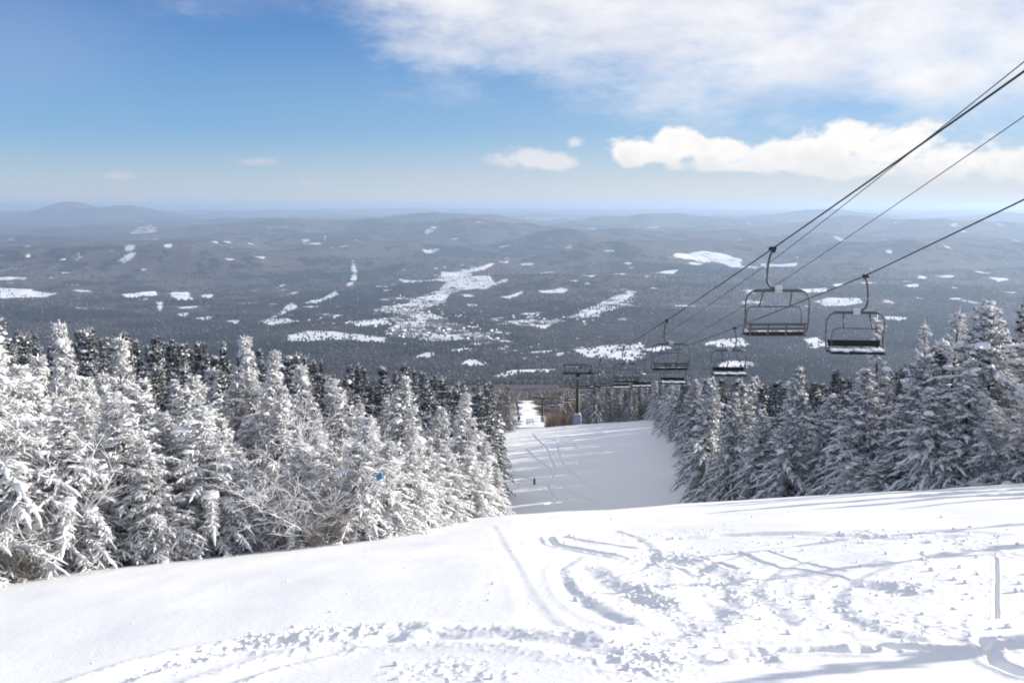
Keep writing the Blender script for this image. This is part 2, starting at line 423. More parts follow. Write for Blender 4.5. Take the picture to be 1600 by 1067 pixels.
for q in [(1015, 932, 55, 26, 1.0), (1115, 910, 28, 32, .8), (1060, 872, 72, 12, .65), (1250, 942, 95, 18, .4), (1010, 1035, 78, 22, 1.1), (1185, 1026, 36, 14, 1.1),
          (1350, 836, 75, 8, .6), (1520, 850, 45, 24, .55), (1420, 918, 46, 14, .85), (1420, 975, 120, 26, .4), (250, 1045, 55, 14, .7), (310, 1028, 60, 13, .8), (400, 1004, 60, 13, .85), (480, 992, 60, 12, .9),
          (560, 988, 55, 12, .8), (680, 1045, 70, 18, .45), (760, 1055, 50, 12, .5), (880, 985, 70, 9, .4), (1100, 985, 110, 10, .45), (1330, 1015, 130, 6, .5), (1000, 838, 150, 6, .4), (1540, 1000, 50, 18, .45), (1180, 915, 330, 60, .17), (1300, 970, 260, 40, .18), (1050, 1000, 260, 40, .17), (1500, 900, 110, 55, .17), (1250, 850, 300, 14, .2)]: chop(*q)
def chop_mask(x, y):
    mk = np.zeros_like(x)
    for (c, (a, b_), rot, am) in CHOP:
        ca, sa = math.cos(rot), math.sin(rot)
        dx = (x-c[0])*ca+(y-c[1])*sa; dy = -(x-c[0])*sa+(y-c[1])*ca
        mk = np.maximum(mk, am*np.exp(-((dx/a)**2+(dy/b_)**2)**1.5))
    return mk
def smooth_line(pts, step):
    pts = np.array(pts); d = np.r_[0, np.cumsum(np.hypot(*np.diff(pts, axis=0).T))]
    fx = pchip(d, pts[:, 0]); fy = pchip(d, pts[:, 1])
    s = np.linspace(0, d[-1], max(4, int(d[-1]/step)))
    return np.stack([fx(s), fy(s)], 1)
def detail(x, y):
    dz = np.zeros_like(x)
    mk = chop_mask(x, y)
    for (pts, w, dep, berm) in GROOVES:
        ln = smooth_line(pts, max(.35, w*1.5))
        rad = w*3.2
        sel = np.where((x > ln[:, 0].min()-rad) & (x < ln[:, 0].max()+rad) & (y > ln[:, 1].min()-rad) & (y < ln[:, 1].max()+rad))[0]
        if len(sel) == 0: continue
        xs, ys = x[sel], y[sel]
        best = np.full(len(sel), 9e9)
        for k in range(len(ln)-1):
            a = ln[k]; b_ = ln[k+1]; ab = b_-a; L2 = ab@ab+1e-9
            tt = np.clip(((xs-a[0])*ab[0]+(ys-a[1])*ab[1])/L2, 0, 1)
            best = np.minimum(best, (xs-a[0]-tt*ab[0])**2+(ys-a[1]-tt*ab[1])**2)
        q = np.sqrt(best)/w
        wob = 1+.6*fbm(xs/.5, ys/.5, 3, 31)
        dep = dep*.75
        dz[sel] += -dep*np.exp(-(q**2)*1.6)*wob + .7*dep*berm*np.exp(-((q-1.5)**2)*2.5)*wob
        if berm >= .55 and ys.mean() < 40:
            mk[sel] = np.maximum(mk[sel], .38*np.exp(-((q-1.2)/1.0)**2))
    near = y < 40
    xn, yn, mn = x[near], y[near], mk[near]
    n = fbm(xn/.42, yn/.42, 4, 51, .6)
    lump = np.maximum(0, vnoise(xn/.12, yn/.12, 77)-.05)+.7*np.maximum(0, vnoise(xn/.06+9, yn/.06, 78)-.02)
    dz[near] += mn*(.028*n+.034*lump) + .002*fbm(xn/.35, yn/.8, 3, 91) + .016*fbm(xn/1.9, yn/2.4, 3, 93)
    # soft wind ripples down the run
    fr = ~near
    dz[fr] += .03*fbm(x[fr]/2.5, y[fr]/2.5, 3, 95)
    return dz

def polar(rs, azs):
    rr, aa = np.meshgrid(rs, azs, indexing='ij')
    return (rr*np.sin(aa)).ravel(), (rr*np.cos(aa)).ravel()
def gridfaces(nr, na, closed=False):
    i = np.arange(nr-1)[:, None]*na; j = np.arange(na-1)[None, :]
    a = (i+j).ravel()
    f = np.stack([a, a+1, a+na+1, a+na], 1)
    if closed:
        i = np.arange(nr-1)*na
        f = np.r_[f, np.stack([i+na-1, i, i+na, i+2*na-1], 1)]
    return f
az_dense = np.radians(np.linspace(-35, 35, 1000))
az_rest = np.radians(np.linspace(35, 325, 120)[1:-1])
azs = np.r_[az_dense, az_rest]
JOIN = 235.0
rs = np.unique(np.r_[np.linspace(.25, 4, 12), np.geomspace(4, 16, 440), np.linspace(16, 32, 170), np.linspace(32, 56, 40), np.linspace(56, 175, 330), np.linspace(175, JOIN, 25)])
x, y = polar(rs, azs)
z = hgt(x, y) + detail(x, y)*(np.abs(np.arctan2(x, y)) < R(36))
v = np.stack([x, y, z], 1); f = gridfaces(len(rs), len(azs), True)
v = np.r_[v, [[0, 0, h1(0, 0)]]]
ctr = len(v)-1
f = f[:, ::-1]
o = mesh_np('snow_slope', v, f, M['snow']); struct(o)

# ------------------------------------------------------------------ the valley
FIELDS = []     # map polygons (list of points) and soft edge in metres
def field(*pts, val=.62):
    if sum(q[1] for q in pts)/len(pts) < 398: val = .5
    FIELDS.append(([to_ground(a, b, 260) for a, b in pts], val))
field((447, 533), (452, 524), (480, 517), (520, 518), (560, 523), (602, 527), (600, 536), (560, 533), (520, 530), (480, 534))
field((718, 571), (735, 560), (760, 566), (757, 572)); field((770, 588), (800, 578), (868, 577), (862, 581), (815, 584), (785, 591))
field((645, 560), (665, 551), (680, 551), (668, 560)); field((700, 547), (730, 544), (745, 546), (720, 550))
field((895, 546), (925, 544), (950, 539), (1000, 537), (1010, 541), (1000, 548), (1002, 558), (985, 565), (960, 562), (925, 560))
field((1095, 538), (1130, 529), (1160, 528), (1170, 540), (1130, 543)); field((1258, 530), (1275, 527), (1295, 540), (1270, 545))
field((1118, 574), (1140, 562), (1178, 566), (1180, 572), (1150, 578)); field((1000, 548), (1040, 540), (1050, 545), (1020, 550))
field((790, 502), (830, 499), (860, 500), (880, 497), (905, 490), (935, 474), (955, 466), (975, 456), (998, 455), (985, 463), (970, 472), (995, 478), (960, 484), (930, 494), (900, 503), (860, 509), (820, 512), val=.56)
field((578, 486), (600, 481), (640, 473), (660, 462), (690, 449), (700, 440), (770, 446), (760, 452), (720, 453), (700, 460), (690, 475), (640, 487), (610, 489), val=.58)
field((690, 424), (735, 430), (775, 445), (730, 445), (700, 437)); field((625, 436), (706, 434), (708, 441), (630, 441))
field((700, 428), (750, 416), (770, 412), (760, 420), (735, 427))
field((600, 490), (660, 486), (700, 500), (760, 520), (770, 532), (700, 534), (640, 530), (600, 523), (620, 505), val=.50)
field((410, 501), (450, 497), (458, 503), (420, 508)); field((548, 503), (600, 498), (608, 507), (560, 510))
field((544, 447), (552, 430), (550, 406), (552, 406), (557, 426), (549, 447), val=.58); field((486, 470), (524, 455), (527, 459), (492, 474)); field((430, 490), (455, 474), (462, 478), (440, 492))
field((0, 450), (40, 453), (92, 459), (60, 464), (0, 466)); field((0, 434), (42, 433), (40, 437), (0, 438))
field((192, 460), (240, 455), (246, 461), (200, 465)); field((265, 458), (295, 456), (300, 468), (280, 470)); field((315, 462), (330, 460), (325, 466)); field((276, 490), (295, 488), (288, 495)); field((305, 497), (330, 494), (325, 501)); field((352, 501), (374, 500), (368, 505)); field((248, 470), (253, 478), (249, 486), (246, 475))
field((1045, 403), (1080, 396), (1120, 395), (1160, 405), (1155, 413), (1120, 411), (1080, 405)); field((1190, 412), (1245, 411), (1240, 416), (1200, 418)); field((1020, 427), (1060, 421), (1050, 428)); field((1130, 412), (1185, 417), (1180, 421), (1140, 416))
field((1270, 471), (1300, 465), (1340, 466), (1345, 472), (1320, 478), (1290, 478)); field((1385, 495), (1415, 496), (1410, 501), (1388, 500)); field((1416, 446), (1432, 443), (1431, 448), (1420, 449)); field((1545, 434), (1575, 436), (1560, 440))
field((1250, 452), (1290, 450), (1290, 456), (1260, 457)); field((1300, 445), (1315, 443), (1312, 449)); field((1460, 430), (1490, 431), (1470, 434))
field((840, 454), (885, 454), (880, 458), (850, 457)); field((783, 464), (815, 455), (812, 459), (795, 467)); field((815, 412), (835, 411), (830, 415), (818, 416)); field((732, 475), (745, 476), (740, 481)); field((910, 430), (935, 430), (925, 433))
field((205, 365), (215, 355), (235, 350), (245, 356), (240, 366)); field((108, 394), (125, 393), (122, 397)); field((165, 392), (180, 390), (178, 395)); field((345, 386), (367, 386), (362, 388)); field((347, 403), (368, 404), (360, 407)); field((350, 378), (360, 377), (358, 380)); field((400, 401), (414, 400), (410, 404))
field((660, 390), (685, 388), (684, 396), (668, 396)); field((780, 408), (792, 407), (790, 411)); field((505, 374), (508, 367), (510, 377))
field((430, 353), (455, 353), (450, 356)); field((365, 341), (400, 340), (395, 343)); field((820, 341), (870, 342), (860, 345)); field((860, 340), (900, 340), (890, 342)); field((895, 356), (935, 355), (925, 359)); field((990, 354), (1030, 354), (1020, 358)); field((1075, 352), (1095, 353), (1085, 356))
field((10, 374), (25, 372), (22, 377)); field((35, 384), (48, 383), (46, 387))
field((812, 668), (810, 640), (816, 626), (826, 626), (832, 646), (850, 660), (850, 668))
random.seed(4)
SPECK = []
for (x0, x1, y0, y1, n, s0, s1) in [(0, 420, 395, 490, 26, 30, 80), (420, 620, 440, 500, 26, 25, 60), (620, 1000, 400, 470, 24, 30, 70), (1000, 1580, 400, 480, 26, 30, 80), (760, 1000, 470, 530, 26, 16, 45),
                                 (620, 800, 480, 540, 60, 14, 40), (880, 1200, 520, 600, 24, 14, 40), (640, 800, 400, 450, 20, 25, 60), (0, 1600, 338, 395, 45, 45, 110), (780, 1000, 540, 560, 18, 12, 34)]:
    for k in range(n):
        gx, gy = to_ground(random.uniform(x0, x1), random.uniform(y0, y1), 300)
        s = random.uniform(s0, s1); SPECK.append((gx, gy, s*random.uniform(1, 2.5), s, random.uniform(0, 3)))
def open_snow(x, y):
    out = np.zeros_like(x)
    for pg, val in FIELDS:
        pg = np.array(pg); D = np.hypot(*pg.mean(0)); e = max(10., D*.004)
        sel = np.where((x > pg[:, 0].min()-3*e) & (x < pg[:, 0].max()+3*e) & (y > pg[:, 1].min()-3*e) & (y < pg[:, 1].max()+3*e))[0]
        if len(sel) == 0: continue
        xs, ys = x[sel], y[sel]
        ins = np.zeros(len(sel), bool); dist = np.full(len(sel), 9e9)
        n = len(pg)
        for k in range(n):
            a = pg[k]; b_ = pg[(k+1) % n]; ab = b_-a; L2 = ab@ab+1e-9
            c1_ = (a[1] > ys) != (b_[1] > ys)
            xi = a[0]+(ys-a[1])/(ab[1] if abs(ab[1]) > 1e-9 else 1e-9)*ab[0]
            ins ^= c1_ & (xs < xi)
            tt = np.clip(((xs-a[0])*ab[0]+(ys-a[1])*ab[1])/L2, 0, 1)
            dist = np.minimum(dist, np.hypot(xs-a[0]-tt*ab[0], ys-a[1]-tt*ab[1]))
        sd = np.where(ins, dist, -dist)
        out[sel] = np.maximum(out[sel], np.clip(val+sd/e*.4, 0, .70 if val > .6 else val))
    for (cx, cy, a, b_, an) in SPECK:
        sel = np.where((np.abs(x-cx) < 2*a) & (np.abs(y-cy) < 2*a))[0]
        if len(sel) == 0: continue
        ca, sa = math.cos(an), math.sin(an)
        dx = (x[sel]-cx)*ca+(y[sel]-cy)*sa; dy = -(x[sel]-cx)*sa+(y[sel]-cy)*ca
        out[sel] = np.maximum(out[sel], .62*np.exp(-(dx/a)**2-(dy/b_)**2))
    return out
def rings(r0, r1, n_probe=6000):
    q = np.geomspace(r0, r1, n_probe)
    rat = np.abs(BR(q)/q)
    wgt = np.abs(np.gradient(rat))*900 + np.gradient(np.log(q))*60
    cs = np.cumsum(wgt); cs -= cs[0]
    return q, cs
q, cs = rings(JOIN, 70000)
rs2 = np.interp(np.linspace(0, cs[-1], 620), cs, q)
x, y = polar(rs2, az_dense)
z = hgt(x, y)
o = mesh_np('valley_terrain', np.stack([x, y, z], 1), gridfaces(len(rs2), len(az_dense))[:, ::-1], M['valley'], attrs={'open_snow': open_snow(x, y)}); struct(o)
rs3 = np.geomspace(JOIN, 70000, 160)
az3 = np.radians(np.r_[np.linspace(35, 89, 60)])
for sgn, nm in ((1, 'valley_terrain'), (-1, 'valley_terrain')):
    x, y = polar(rs3, az3*sgn); z = hgt(x, y)
    ff = gridfaces(len(rs3), len(az3)); ff = ff[:, ::-1] if sgn > 0 else ff
    struct(mesh_np(nm, np.stack([x, y, z], 1), ff, M['valley'], attrs={'open_snow': np.zeros(len(x))}))
az4 = np.radians(np.linspace(89, 271, 90)); rs4 = np.geomspace(JOIN, 2500, 14)
x, y = polar(rs4, az4); z = hgt(x, y)
struct(mesh_np('summit_terrain', np.stack([x, y, z], 1), gridfaces(len(rs4), len(az4))[:, ::-1], M['snow']))

# ------------------------------------------------------------------ trees
def tubes(lines, radii, sides=6):
    V, Fc = [], []; off = 0
    for ln, ra in zip(lines, radii):
        ln = np.asarray(ln, float); ra = np.asarray(ra, float); n = len(ln)
        tg = np.gradient(ln, axis=0); tg /= np.linalg.norm(tg, axis=1)[:, None]+1e-9
        ref = np.array([0, 0, 1.]) if abs(tg[:, 2]).mean() < .9 else np.array([1., 0, 0])
        a = np.cross(tg, ref); a /= np.linalg.norm(a, axis=1)[:, None]+1e-9
        b_ = np.cross(tg, a)
        th = np.arange(sides)/sides*2*np.pi
        ring = ln[:, None, :] + ra[:, None, None]*(np.cos(th)[None, :, None]*a[:, None, :]+np.sin(th)[None, :, None]*b_[:, None, :])
        V.append(ring.reshape(-1, 3))
        i = np.arange(n-1)[:, None]*sides; j = np.arange(sides)[None, :]; j2 = (j+1) % sides
        Fc.append(np.stack([i+j, i+j2, i+sides+j2, i+sides+j], -1).reshape(-1, 4)+off)
        off += n*sides
        # closed ends
        V.append(np.array([ln[0], ln[-1]]))
        c0, c1 = off, off+1; base = off-n*sides
        jj = np.arange(sides); k2 = (jj+1) % sides
        Fc.append(np.stack([base+k2, base+jj, np.full(sides, c0), np.full(sides, c0)], 1))
        Fc.append(np.stack([base+(n-1)*sides+jj, base+(n-1)*sides+k2, np.full(sides, c1), np.full(sides, c1)], 1))
        off += 2
    return np.concatenate(V), np.concatenate(Fc)
def tri_fix(f):  # quads with doubled corner -> triangles
    dbl = f[:, 2] == f[:, 3]
    q = f[~dbl]; t3 = f[dbl][:, :3]
    return np.r_[q[:, [0, 1, 2]], q[:, [0, 2, 3]], t3]
_ico = None
def ico():
    global _ico
    if _ico is None:
        import bmesh
        bm = bmesh.new(); bmesh.ops.create_icosphere(bm, subdivisions=3, radius=1)
        bm.verts.ensure_lookup_table()
        _ico = (np.array([q.co[:] for q in bm.verts]), np.array([[w.index for w in fc.verts] for fc in bm.faces])); bm.free()
    return _ico
_ico2 = None
def ico2():
    global _ico2
    if _ico2 is None:
        import bmesh
        bm = bmesh.new(); bmesh.ops.create_icosphere(bm, subdivisions=2, radius=1); bm.verts.ensure_lookup_table()
        _ico2 = (np.array([q.co[:] for q in bm.verts]), np.array([[w.index for w in fc.verts] for fc in bm.faces])); bm.free()
    return _ico2
def blob(rng, centre, size):
    v, f = ico(); v = v.copy()
    ph = rng.uniform(0, 6, 6)
    d = 1+.16*np.sin(v[:, 0]*2.6+ph[0])*np.sin(v[:, 1]*2.9+ph[1])+.10*np.sin(v[:, 2]*5+ph[2]+v[:, 0]*4)+.06*np.sin(v[:, 1]*9+ph[3])*np.sin(v[:, 0]*8+ph[4])
    v = v*d[:, None]
    v[:, 2] = np.where(v[:, 2] < 0, v[:, 2]*.55, v[:, 2])
    return v*size+centre, f
def twig_geometry(rng, S0, D, L, rs, nblade, blade, sides=5):
    """S0 starts, D unit directions, L lengths, rs snow radii: returns snow sausages and needle blades"""
    n = len(S0)
    up = np.array([0, 0, 1.])
    a = np.cross(D, up); a /= np.linalg.norm(a, axis=1)[:, None]+1e-6
    b_ = np.cross(a, D)
    ts = np.array([0.0, .32, .7, 1.04]); prof = np.array([.45, 1.0, .85, .1])
    k = len(ts)
    droop = rng.uniform(.02, .22, n)
    pos = S0[:, None, :]+D[:, None, :]*(L[:, None]*ts)[:, :, None]
    pos[:, :, 2] -= (droop*L)[:, None]*ts**2
    th = np.arange(sides)/sides*2*np.pi+.3
    rad = rs[:, None, None]*prof[None, :, None]*rng.uniform(.55, 1.45, (n, k, sides))
    V = pos[:, :, None, :]+rad[..., None]*(np.cos(th)[None, None, :, None]*a[:, None, None, :]+(np.sin(th)*.8)[None, None, :, None]*b_[:, None, None, :])
    V[..., 2] += (rs*.55)[:, None, None]
    i = np.arange(k-1)[:, None]*sides; j = np.arange(sides)[None, :]; j2 = (j+1) % sides
    fc = np.stack([i+j, i+j2, i+sides+j2, i+sides+j], -1).reshape(-1, 4)
    fq = (fc[None]+(np.arange(n)*k*sides)[:, None, None]).reshape(-1, 4)
    sv = V.reshape(-1, 3)
    # needles: blades hanging round the twig, a bit more below than above
    m_ = n*nblade
    tt = rng.uniform(.02, 1.08, (n, nblade))
    ph = rng.uniform(0, 2*np.pi, (n, nblade))
    base = S0[:, None, :]+D[:, None, :]*(L[:, None]*tt)[:, :, None]
    base[:, :, 2] -= (droop*L)[:, None]*tt**2
    out = np.cos(ph)[..., None]*a[:, None, :]+(np.sin(ph)-.35)[..., None]*b_[:, None, :]+.8*D[:, None, :]
    out /= np.linalg.norm(out, axis=2)[..., None]
    bl = blade*rng.uniform(.6, 1.3, (n, nblade))
    side = np.cross(out, rng.normal(size=(n, nblade, 3))); side /= np.linalg.norm(side, axis=2)[..., None]+1e-6
    wd = bl*.16
    t0 = base-side*wd[..., None]; t1 = base+side*wd[..., None]; t2 = base+out*bl[..., None]
    nv = np.stack([t0, t1, t2], 2).reshape(-1, 3)
    nf_ = np.arange(m_*3).reshape(-1, 3)
    rime = np.repeat(np.clip(.5+.5*(out[..., 2].ravel())+rng.normal(0, .18, m_), 0, 1), 3)
    rime[2::3] += .15
    return sv, fq, nv, nf_, rime
def make_spruce(seed, H, Rm, ndl, label, snow_r=.028, twig_step=.072, pillows=16, nblade=12, leader=.5, blade=.062, density=1.3, sparse_top=0.0, droop=.34, profile=.85, lean=.05, sausage=1.0, group=None, twl=.20, lumps=70):
    rng = np.random.default_rng(seed)
    root = thing('snowy_spruce', label, 'spruce tree', group=group)
    bend = rng.uniform(-lean, lean, 2)
    def axis(h): return np.stack([bend[0]*h*h/H, bend[1]*h*h/H, h], -1)
    hs = np.linspace(-.4, H, 14)
    v, f = tubes([axis(hs)], [np.interp(hs, [-.4, .15, H*.6, H], [.035*H*.5, .022*H*.5, .012*H*.5, .006])], 7)
    trunk = mesh_np('trunk', v, tri_fix(f), M['bark'], root)
    S0, D, L, RS = [], [], [], []; limbs, lrad = [], []; PIL = []
    h = .10*H*rng.uniform(.5, 1.0)
    lob = rng.uniform(0, 6.28, 3); lop = rng.uniform(.10, .28)
    while h < H-.12*leader:
        fr = h/H
        Rh = Rm*min(1, (1-fr)**profile*1.12+.03)*(1-.35*max(0, .12-fr)/.12)
        nl = int(round(rng.uniform(4.4, 7.2)*density*(1-sparse_top*fr)*(0.65+.35*(1-fr))))
        a0 = rng.uniform(0, 6.28)
        for k in range(max(2, nl)):
            a = a0+k*6.283/max(2, nl)+rng.normal(0, .28)
            Lb = Rh*rng.uniform(.62, 1.16)*(1+lop*math.sin(a*1+lob[0]+h*1.3)+.14*math.sin(2*a+lob[1]-h*2.1))
            if rng.random() < .07: Lb *= .45
            if Lb < .06: Lb = .06
            e0 = math.radians(-14+64*fr**1.4+rng.normal(0, 7))
            dr = (droop*(1-fr)+.05)*rng.uniform(.7, 1.35)
            dv = np.array([math.cos(a), math.sin(a), 0])
            tq = np.linspace(0, 1, 6)
            p0 = axis(np.array(h+rng.uniform(-.05, .05)))
            def lp(t): return p0+dv*(Lb*math.cos(e0)*t)[..., None]+np.array([0, 0, 1.])*(Lb*(math.sin(e0)*t-dr*t*t))[..., None]
            ln = lp(tq); limbs.append(ln); lrad.append(np.linspace(.012+.012*Lb, .005, 6))
            nt_ = max(3, int(Lb/twig_step))
            tt = np.linspace(.12, 1.0, nt_)+rng.normal(0, .02, nt_)
            tt = np.clip(tt, .08, 1)
            tang = lp(np.clip(tt+.02, 0, 2))-lp(tt); tang /= np.linalg.norm(tang, axis=1)[:, None]
            sd = np.cross(tang, [0, 0, 1.]); sd /= np.linalg.norm(sd, axis=1)[:, None]+1e-6
            for sg in (-1, 1):
                an = np.radians(rng.uniform(32, 68, nt_))
                d = tang*np.cos(an)[:, None]+sg*sd*np.sin(an)[:, None]
                d[:, 2] += rng.normal(-.12, .48, nt_)
                d /= np.linalg.norm(d, axis=1)[:, None]
                l = (.10+twl*(1-tt)**.8*min(1.2, Lb/.8+.2)+.02)*rng.uniform(.5, 1.35, nt_)
                S0.append(lp(tt)); D.append(d); L.append(l)
                RS.append(snow_r*rng.uniform(.35, 1.35, nt_)*(.75+.5*rng.random()))
            # the limb's own tip and back
            S0.append(lp(np.array([.35, .7, .92]))); dd = lp(np.array([.7, 1.0, 1.2]))-lp(np.array([.35, .7, .92])); ll = np.linalg.norm(dd, axis=1)
            D.append(dd/ll[:, None]); L.append(ll*1.02); RS.append(snow_r*rng.uniform(.8, 1.7, 3))
            if Lb > .35: PIL.append((lp(np.array([rng.uniform(.45, .9)]))[0], Lb, a))
        h += rng.uniform(.13, .26)*(H/5.0)**.5/ (1+.5*fr)
    # leader
    S0.append(axis(np.array([H-.5*leader, H-.25*leader]))); D.append(np.array([[0, 0, 1.], [0.02, 0, 1.]])); L.append(np.array([.45, .3])*leader); RS.append(np.array([.03, .025]))
    for k in range(5):
        a = rng.uniform(0, 6.28)
        S0.append(axis(np.array([H-leader*rng.uniform(.15, .5)]))); dd = np.array([[math.cos(a), math.sin(a), .75]]); D.append(dd/np.linalg.norm(dd)); L.append(np.array([rng.uniform(.15, .3)*leader+.05])); RS.append(np.array([.02]))
    S0 = np.concatenate(S0); D = np.concatenate(D); L = np.concatenate(L); RS = np.concatenate(RS)*sausage
    sv, sf, nv_, nf_, rime = twig_geometry(rng, S0, D, L, RS, nblade, blade)
    lv, lf = tubes(limbs, lrad, 4); lf = tri_fix(lf)
    crown = mesh_np('crown', np.r_[nv_, lv], np.r_[nf_, lf+len(nv_)], ndl, root, smooth=False, attrs={'rime': np.r_[rime, np.full(len(lv), .15)]})
    sf = np.r_[sf[:, [0, 1, 2]], sf[:, [0, 2, 3]]]
    SV, SF = [sv], [sf]; off = len(sv)
    rng.shuffle(PIL) if False else None
    idx = rng.permutation(len(PIL))[:pillows]
    for i in idx:
        c, Lb, a = PIL[i]
        s = rng.uniform(.07, .2)*min(1.3, .6+Lb*.6)
        sz = np.array([s*rng.uniform(.9, 1.7), s*rng.uniform(.7, 1.1), s*rng.uniform(.5, .85)])
        v, f = blob(rng, np.zeros(3), sz)
        ca, sa = math.cos(a), math.sin(a)
        v = np.stack([v[:, 0]*ca-v[:, 1]*sa, v[:, 0]*sa+v[:, 1]*ca, v[:, 2]-.25*np.abs(v[:, 0])], 1)+c+[0, 0, s*.35]
        SV.append(v); SF.append(f+off); off += len(v)
    if lumps:
        ii = rng.integers(0, len(S0), lumps); vb, fb = ico2()
        for i in ii:
            s = rng.uniform(.035, .095)*(H/5)**.5
            d = vb*(1+.18*np.sin(vb[:, :1]*3.1+i)*np.sin(vb[:, 1:2]*3.7+i))*np.array([s*rng.uniform(.9, 1.6), s*rng.uniform(.9, 1.6), s*.75])
            SV.append(d+S0[i]+D[i]*L[i]*.5+[0, 0, s*.3]); SF.append(fb+off); off += len(vb)
    mesh_np('snow_load', np.concatenate(SV), np.concatenate(SF), M['tsnow'], root)
    root['h0'] = H
    return root
def make_shrub(seed, H, label, twigmat, stems=7, name='frosted_shrub', cat='shrub', thick=1.0, spread=.45, snowy=True):
    rng = np.random.default_rng(seed)
    root = thing(name, label, cat)
    L1, R1, L2, R2 = [], [], [], []
    def grow(p, d, l, r, lev):
        n = 5; pts = [p]
        for k in range(n):
            d = d+rng.normal(0, .13, 3); d[2] += .03 if lev < 2 else -.05; d /= np.linalg.norm(d)
            pts.append(pts[-1]+d*l/n)
        ra = np.linspace(r, r*.45, n+1)
        (L1 if lev == 0 else L2).append(np.array(pts)); (R1 if lev == 0 else R2).append(ra if lev == 0 else ra+.004*thick)
        if lev < 3:
            for k in range([9, 6, 4][lev]):
                i = int(rng.integers(1, n+1)); side = rng.normal(size=3); side[2] = abs(side[2])*.4
                dd = d*.7+side/np.linalg.norm(side)*.75; dd /= np.linalg.norm(dd)
                grow(pts[i], dd, l*rng.uniform(.32, .55), r*.5, lev+1)
    for s in range(stems):
        a = rng.uniform(0, 6.28); d = np.array([math.cos(a)*spread, math.sin(a)*spread, 1.]); d /= np.linalg.norm(d)
        grow(np.array([math.cos(a)*.1, math.sin(a)*.1, -.25]), d, H*rng.uniform(.6, 1.0), .014*H**.5*thick, 0)
    v, f = tubes(L1, R1, 5); mesh_np('stem', v, tri_fix(f), M['browntwig'], root)
    v, f = tubes(L2, R2, 3); mesh_np('twigs', v, tri_fix(f), twigmat, root)
    root['h0'] = H
    return root

PROTO = {}
def first_use(key, maker):
    if key not in PROTO: PROTO[key] = [maker(), False]
    return PROTO[key]
G_FRONT = 'frosted trees along the left edge of the slope'
MK = {
 'r0': lambda: make_spruce(11, 5.0, 1.25, M['ndl_rime'], 'x', pillows=9, snow_r=.025, lumps=40),
 'r1': lambda: make_spruce(12, 5.0, 1.05, M['ndl_rime'], 'x', pillows=5, snow_r=.023, lumps=30, leader=.9, sparse_top=.25, droop=.28),
 'r2': lambda: make_spruce(13, 5.0, 1.5, M['ndl_rime'], 'x', pillows=20, snow_r=.027, twl=.15, lumps=60, droop=.40, profile=.7),
 'r3': lambda: make_spruce(14, 5.0, 1.15, M['ndl_mid'], 'x', pillows=18, snow_r=.03, lean=.09),
 'r4': lambda: make_spruce(15, 5.0, 1.35, M['ndl_rime'], 'x', pillows=12, snow_r=.025, twl=.15, lumps=45, density=1.35, profile=.75, lean=.12),
 'm0': lambda: make_spruce(21, 7.0, 2.15, M['ndl_mid'], 'x', twl=.26, sausage=1.15, pillows=24, snow_r=.04, twig_step=.11, nblade=10, blade=.1, droop=.5),
 'm1': lambda: make_spruce(22, 7.0, 1.9, M['ndl_mid'], 'x', twl=.26, sausage=1.15, pillows=14, snow_r=.038, twig_step=.11, nblade=10, blade=.1, droop=.42),
 'm2': lambda: make_spruce(23, 7.0, 2.45, M['ndl_mid'], 'x', twl=.26, sausage=1.15, pillows=40, snow_r=.045, twig_step=.11, nblade=10, blade=.1, droop=.55, profile=.7, lean=.1),
 'd0': lambda: make_spruce(31, 9.0, 1.8, M['ndl_dark'], 'x', pillows=6, snow_r=.034, twig_step=.19, nblade=9, blade=.15, droop=.4, twl=.32, profile=1.0, leader=.9, density=1.0),
 'd1': lambda: make_spruce(32, 9.0, 1.5, M['ndl_dark'], 'x', pillows=3, snow_r=.031, twig_step=.19, nblade=9, blade=.15, droop=.32, twl=.3, profile=1.05, leader=1.1, density=1.0),
 'd2': lambda: make_spruce(33, 9.0, 2.1, M['ndl_dark'], 'x', pillows=10, snow_r=.043, twig_step=.2, nblade=9, blade=.16, droop=.46, twl=.34, profile=.95, leader=.8, density=1.0),
 's0': lambda: make_shrub(41, 2.6, 'x', M['rimetwig'], 8, thick=.6),
 's1': lambda: make_shrub(42, 2.6, 'x', M['rimetwig'], 6, thick=.65, spread=.6),
 'b0': lambda: make_shrub(43, 2.2, 'x', M['browntwig'], 3, 'bare_sapling', 'sapling', .55, .3),
 'fog': lambda: make_spruce(51, 7.0, 1.35, M['ndl_rime'], 'x', pillows=2, snow_r=.03, twig_step=.1, nblade=10, blade=.085, density=.7, sparse_top=.4, droop=.2, leader=1.2),
}
trng = random.Random(7)
def plant(key, px, D, height=None, top_py=None, label=None, group=None, sx=1.0, rot=None, y_off=0.0):
    """stand a tree at map distance D (metres down the slope) in the direction of a surveyed bearing"""
    xx = (px-800)/F/.965*D; yy = D
    zz = h1(xx, yy)
    if height is None:
        dx, dy, dz = ray(px, top_py); height = max(1.0, dz/dy*yy-zz)
    pr = first_use(key, MK[key])
    s = height/pr[0]['h0']
    w = s**.8*sx if s < 1 else s**.7*sx
    rz = trng.uniform(0, 6.28) if rot is None else rot
    if not pr[1]:
        o = pr[0]; pr[1] = True
        o.location = (xx, yy, zz-.05); o.rotation_euler = (0, 0, rz); o.scale = (w, w, s)
        if label: o['label'] = label
        if group: o['group'] = group
        elif 'group' in o: del o['group']
    else:
        o = dup(pr[0], (xx, yy, zz-.05), rz, (w, w, s), label, group)
        if not group and 'group' in o: del o['group']
    return o
